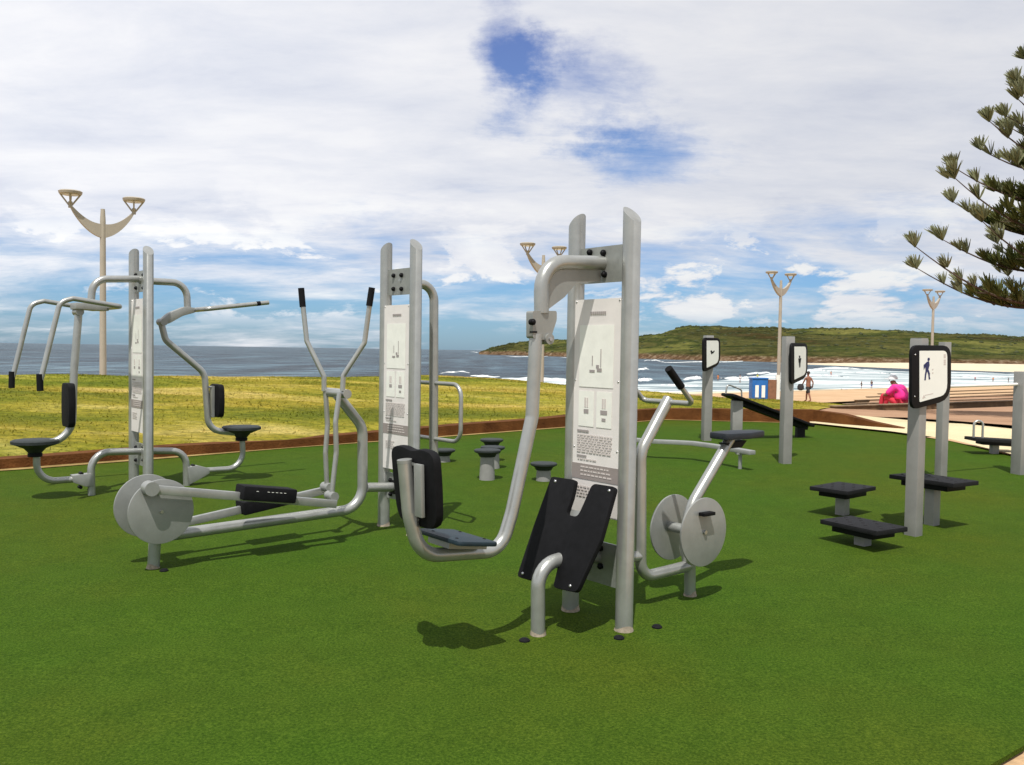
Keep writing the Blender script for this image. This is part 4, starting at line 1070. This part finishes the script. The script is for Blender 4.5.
# seated, hunched person in pink
sit_p = {'hip': ((0, 0, .22), (.18, .15)), 'belly': ((0, .02, .40), (.17, .14)), 'chest': ((0, .12, .58), (.19, .13)), 'neck': ((0, .2, .68), .055), 'jaw': ((0, .27, .71), (.07, .08)), 'head': ((0, .27, .79), (.08, .092))}
for s_, sg in (('L', -1), ('R', 1)):
    sit_p['sh'+s_] = ((.2*sg, .14, .60), .062); sit_p['el'+s_] = ((.25*sg, .32, .40), .05); sit_p['wr'+s_] = ((.13*sg, .48, .36), .036); sit_p['ha'+s_] = ((.06*sg, .53, .36), .037)
    sit_p['th'+s_] = ((.11*sg, .06, .17), .09); sit_p['kn'+s_] = ((.15*sg, .46, .40), .062); sit_p['an'+s_] = ((.14*sg, .52, .07), .045); sit_p['to'+s_] = ((.15*sg, .66, .035), .036)
sp_ = T(902, 410)
person(sp_, math.radians(42), sit_p, 'person in bright pink top and white hat sitting hunched by the terrace walls',
       [('top', PINK, {'hip': (.235, .20), 'belly': (.23, .19), 'chest': (.24, .18), 'shL': .10, 'elL': .075, 'shR': .10, 'elR': .075}, [('hip', 'belly'), ('belly', 'chest'), ('chest', 'shL'), ('shL', 'elL'), ('chest', 'shR'), ('shR', 'elR')]),
        ('trousers', RED, {'hip': (.20, .16), 'thL': .105, 'knL': .08, 'thR': .105, 'knR': .08, 'anL': .055, 'anR': .055}, leg_e+[('knL', 'anL'), ('knR', 'anR')])], scale=1.12, hat=WH)
def sandz(px, py):
    y0, y1 = 60, 400
    for _ in range(40):
        pass
    p = PZ(px, py, -5.6); return p
for (px, py, z, sc, mt, sh, lb) in [(718, 381, -5.9, 1.05, ORANGE, ORANGE, 'person in bright orange standing in the surf left of the blue cabinet'), (740, 383, -5.9, 1.25, WH, WH, 'person in white standing in the surf above the sit-up bench'),
                         (757.5, 381, -5.9, 1.2, LIME, WH, 'person in pale lime standing in the surf just above the blue cabinet'), (861.5, 388.5, -5.7, .95, DARKCL, DARKCL, 'person in dark swimwear standing at the waterline, left of the pair on the beach'),
                         (871.5, 388.5, -5.7, 1.05, DARKCL, BLUEC, 'person in dark top standing at the waterline, right of the pair on the beach'), (1008.5, 382.5, -5.9, .9, DARKCL, DARKCL, 'person in dark clothing standing in shallow water beside the right-hand grey post'),
                         (993, 382, -5.9, .85, ORANGE, DARKCL, 'person in orange standing in the wash, second from the right-hand grey post'), (975, 381, -5.9, .8, RED, DARKCL, 'person in red standing in the wash, nearest the walking figure sign'),
                         (831, 376.5, -5.9, 1.1, ORANGE, RED, 'person in orange and red wading in the white water beyond the walker')]:
    p = PZ(px, py, z); person(p, random.uniform(-1, 1), stand(.08, 0, random.random()), lb, [shorts(sh), shirt(mt)], scale=sc, group='people at the water')
def lying():
    P = {'hip': ((0, 0, .13), (.15, .10)), 'belly': ((0, .18, .12), (.14, .09)), 'chest': ((0, .42, .14), (.16, .10)), 'neck': ((0, .56, .15), .052), 'jaw': ((0, .63, .16), (.07, .08)), 'head': ((0, .73, .16), (.09, .08))}
    for s_, sg in (('L', -1), ('R', 1)):
        P['sh'+s_] = ((.19*sg, .45, .13), .058); P['el'+s_] = ((.30*sg, .25, .08), .045); P['wr'+s_] = ((.28*sg, .02, .06), .034); P['ha'+s_] = ((.27*sg, -.07, .05), .036)
        P['th'+s_] = ((.1*sg, -.1, .12), .088); P['kn'+s_] = ((.12*sg, -.46, .16), .06); P['an'+s_] = ((.12*sg, -.86, .06), .042); P['to'+s_] = ((.14*sg, -.92, .15), .035)
    return P
for px, py, mt, lb in ((835, 392, DARKCL, 'person in dark swimwear lying on the sand, leftmost of the three sunbathers'), (846, 390.5, BLUEC, 'person in blue swimwear lying on the sand, middle of the three sunbathers'),
                       (855, 391, DARKCL, 'person in dark clothing lying on the sand, rightmost of the three sunbathers')):
    k = 0; p = None
    # find the sand surface along the sight line
    d = ray(px, py); t_ = 60.0; best = None
    for ti in range(60, 260, 2):
        q = CAM+d*ti; pp, qq = pq(q.x, q.y); zb = -2.9-3.07*min(1, max(0, (qq-6.5)/78))**.8
        if q.z < zb: best = q; break
    p = best or PZ(px, py, -5.4)
    person(p, math.radians(80), lying(), lb, [shorts(mt), shirt(mt)], scale=1.5 if mt is DARKCL and px < 840 else 1.2, group='sunbathers on the sand')

# ================================================================== Norfolk pine
def pine():
    TB = V((14.6, 22.3, 0)); TB.z = zt(TB.x, TB.y)-.1
    t = thing('norfolk_pine', TB, 'tall dark Norfolk pine at the right edge with tiers of upswept branches', 'tree')
    BARK = mat('pine_bark', (.07, .045, .03), .95, 0, var=.3, vscale=6, bump=.8, bscale=12)
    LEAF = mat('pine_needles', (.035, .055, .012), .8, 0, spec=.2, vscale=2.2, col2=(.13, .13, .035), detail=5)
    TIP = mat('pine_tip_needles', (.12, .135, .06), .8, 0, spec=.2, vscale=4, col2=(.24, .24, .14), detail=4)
    top = 12.4
    MB().tube([TB, TB+Z*6, TB+Z*top], .27, 16, r_end=.03).build('trunk', BARK, t, TB)
    br = MB(); inner = [[], []]; outer = [[], []]
    rr = random.Random(11)
    def blade(store, b0, d, ln, w):
        s_ = d.cross(V((rr.uniform(-1, 1), rr.uniform(-1, 1), rr.uniform(-1, 1)))).normalized()*w
        o = len(store[0]); mid = b0+d*(ln*.5)
        store[0] += [b0-s_*.5, b0+s_*.5, mid+s_, b0+d*ln+s_*.25, b0+d*ln-s_*.25, mid-s_]; store[1] += [[o, o+1, o+2, o+5], [o+5, o+2, o+3, o+4]]
    def tuft(store, p, axis, size, nb):
        for _ in range(nb):
            d = (axis + V((rr.gauss(0, .32), rr.gauss(0, .32), rr.gauss(0, .16)))).normalized()
            blade(store, p-axis*size*.08, d, size*rr.uniform(.8, 1.05), size*.06)
    z = 3.1; lvl = 0
    while z < top-.3:
        f = (z-3.1)/(top-3.1); R = 4.15*(1-f)**.95+.25; nbr = 8 if f < .7 else 6
        for k in range(nbr):
            an = 2*math.pi*(k+.5*(lvl % 2))/nbr+rr.uniform(-.18, .18); rl = R*rr.uniform(.82, 1.06)
            d = V((math.cos(an), math.sin(an), 0)); pts = []
            n = 12; ris = rr.uniform(.20, .32)
            for i in range(n+1):
                u = i/n; pts.append(TB+Z*(z-TB.z*0+rr.uniform(-.0, .0))+d*(rl*u)+Z*(rl*(-.10*math.sin(math.pi*u)+ris*u**1.6)))
            br.tube(pts, .045*(1-.5*f)+.012, 7, r_end=.010)
            side = V((-d.y, d.x, 0))
            for i in range(2, n+1):
                u = i/n; p = pts[i]; sl = rl*.16*(1.15-.75*u)+.14
                for sg in (-1, 1, 0, .5, -.5):
                    if u > .60 and (i % 2 or (sg != 0 and (abs(sg) == 1 or rr.random() < .45))): continue
                    if sg == 0:
                        ax = (d*.40+Z*.95).normalized(); q = p
                    else:
                        if rr.random() < .16 or (u > .80 and abs(sg) == 1): continue
                        q = p+side*(sg*sl*rr.uniform(.6, 1.0))+d*(sl*rr.uniform(0, .45))+Z*(rr.uniform(.02, .12))
                        br.tube([p, q], .010, 5, r_end=.006); ax = (d*.45+side*(sg*.35)+Z*rr.uniform(.7, 1.0)).normalized()
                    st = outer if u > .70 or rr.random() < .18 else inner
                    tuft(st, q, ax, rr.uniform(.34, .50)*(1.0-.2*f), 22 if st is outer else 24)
            tuft(outer, pts[-1], (d*.35+Z*.9).normalized(), .44*(1-.2*f), 34)
        z += (.88-.22*f); lvl += 1
    br.build('branch', BARK, t, TB)
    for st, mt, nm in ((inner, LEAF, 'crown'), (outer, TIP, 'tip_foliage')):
        me = bpy.data.meshes.new(nm); me.from_pydata([tuple(v-TB) for v in st[0]], [], st[1]); me.materials.append(mt)
        o = bpy.data.objects.new(nm, me); COL.objects.link(o); o.parent = t
pine()

# ================================================================== sky and sun
SUN_EL, = (math.radians(60),)
sv = V((-.09, -.52, 1)).normalized(); SUN_EL = math.asin(sv.z); az = math.atan2(sv.x, sv.y)
sd = bpy.data.lights.new('sun', 'SUN'); sd.energy = 4.8; sd.angle = math.radians(.55); sd.color = (1, .965, .905)
so_ = bpy.data.objects.new('sun', sd); so_.rotation_euler = (-sv).to_track_quat('-Z', 'Y').to_euler(); so_.location = (5, -8, 20); COL.objects.link(so_)
w = bpy.data.worlds.new('World'); scene.world = w; w.use_nodes = True
nt = w.node_tree; N = nt.nodes; L = nt.links; N.clear()
out = N.new('ShaderNodeOutputWorld')
sky = N.new('ShaderNodeTexSky'); sky.sky_type = 'NISHITA'; sky.sun_disc = False; sky.sun_elevation = SUN_EL; sky.sun_rotation = az
sky.air_density = 1.0; sky.dust_density = .3; sky.ozone_density = 2.0
bg1 = N.new('ShaderNodeBackground'); bg1.inputs['Strength'].default_value = .10
tc = N.new('ShaderNodeTexCoord'); D = tc.outputs['Generated']
sp = N.new('ShaderNodeSeparateXYZ'); L.new(D, sp.inputs[0])
def M_(op, a, b=None, c=None):
    n = N.new('ShaderNodeMath'); n.operation = op
    for i, v_ in enumerate((a, b, c)):
        if v_ is None: continue
        if isinstance(v_, (int, float)): n.inputs[i].default_value = v_
        else: L.new(v_, n.inputs[i])
    return n.outputs[0]
def SS(v_, a, b, to0=0.0, to1=1.0):
    n = N.new('ShaderNodeMapRange'); n.interpolation_type = 'SMOOTHSTEP'; n.inputs['From Min'].default_value = a; n.inputs['From Max'].default_value = b
    n.inputs['To Min'].default_value = to0; n.inputs['To Max'].default_value = to1; L.new(v_, n.inputs['Value']); return n.outputs['Result']
zc = M_('ADD', M_('MAXIMUM', sp.outputs['Z'], 0.0), .16)
cb = N.new('ShaderNodeCombineXYZ'); L.new(M_('DIVIDE', sp.outputs['X'], zc), cb.inputs[0]); L.new(M_('DIVIDE', sp.outputs['Y'], zc), cb.inputs[1])
CP = cb.outputs[0]
n1 = noise(N, L, CP, .95, 10, .60, stretch=(.75, 1.0, 1), dist=.35); n2 = noise(N, L, CP, 3.4, 10, .66, stretch=(.6, 1.0, 1), dist=.3); n3 = noise(N, L, CP, 1.0, 6, .55, stretch=(.6, 1.5, 1), dist=.2)
n4 = noise(N, L, D, 14, 8, .65, stretch=(1, 1, 1.6))
elev = sp.outputs['Z']
bias = SS(elev, .03, .24, -.085, .20)
cov = M_('ADD', M_('ADD', M_('MULTIPLY', n1, .7), M_('MULTIPLY', n2, .3)), bias)
# openings in the cloud sheet
def hole(cov, px, py, rad, amt, sx=1.0, sz=1.0):
    d = ray(px, py).normalized()
    dx = M_('MULTIPLY', M_('SUBTRACT', sp.outputs['X'], d.x), sx); dz = M_('MULTIPLY', M_('SUBTRACT', sp.outputs['Z'], d.z), sz)
    r2 = M_('ADD', M_('MULTIPLY', dx, dx), M_('MULTIPLY', dz, dz)); rr_ = M_('ADD', M_('SQRT', r2), M_('MULTIPLY', M_('SUBTRACT', n4, .5), .075))
    h_ = SS(rr_, 0, rad, amt, 0.0)
    return M_('SUBTRACT', cov, h_)
cov = hole(cov, 575, 80, .12, .26, .75, 1.2); cov = hole(cov, 500, 30, .10, .19, 1.5, .7); cov = hole(cov, 540, 60, .05, .10, .8, 1.2); cov = hole(cov, 655, 156, .10, .25, .7, 1.5); cov = hole(cov, 530, 172, .10, .07, .6, 1.6)
tint = ramp(N, L, elev, [(0.0, (.38, .60, 1.0)), (.06, (.46, .70, 1.05)), (.22, (.80, .90, 1.15)), (.4, (.95, .88, 1.25))])
L.new(mix(N, L, 1.0, sky.outputs['Color'], tint, 'MULTIPLY'), bg1.inputs['Color'])
mask = SS(cov, .34, .60)
# puffy low clouds over the sea
low = noise(N, L, D, 7.5, 9, .60, stretch=(1.0, 1.0, 2.6), dist=.25)
band = M_('MULTIPLY', SS(elev, .012, .05), SS(elev, .10, .20, 1.0, 0.0))
lowm = M_('MULTIPLY', SS(low, .49, .57), band)
thin = M_('MAXIMUM', M_('MULTIPLY', mask, .97), M_('MULTIPLY', lowm, .95))
bright = M_('ADD', M_('ADD', M_('MULTIPLY', n3, .6), M_('MULTIPLY', n2, .4)), M_('MULTIPLY', lowm, M_('SUBTRACT', M_('MULTIPLY', low, .75), .30)))
cc_ = ramp(N, L, bright, [(.32, (.60, .64, .76)), (.44, (.76, .785, .86)), (.56, (.89, .895, .93)), (.70, (1.0, 1.0, .99))])
side = SS(sp.outputs['X'], -.55, .45, 1.14, .95)
bg2 = N.new('ShaderNodeBackground'); L.new(cc_, bg2.inputs['Color']); L.new(M_('MULTIPLY', side, .90), bg2.inputs['Strength'])
ms = N.new('ShaderNodeMixShader'); L.new(thin, ms.inputs[0]); L.new(bg1.outputs[0], ms.inputs[1]); L.new(bg2.outputs[0], ms.inputs[2])
L.new(ms.outputs[0], out.inputs['Surface'])

vs_ = scene.view_settings; vs_.view_transform = 'Standard'; vs_.look = 'None'; vs_.gamma = 1; vs_.exposure = 0.06; vs_.use_curve_mapping = False
scene.cycles.use_denoising = True
scene.cycles.max_bounces = 6
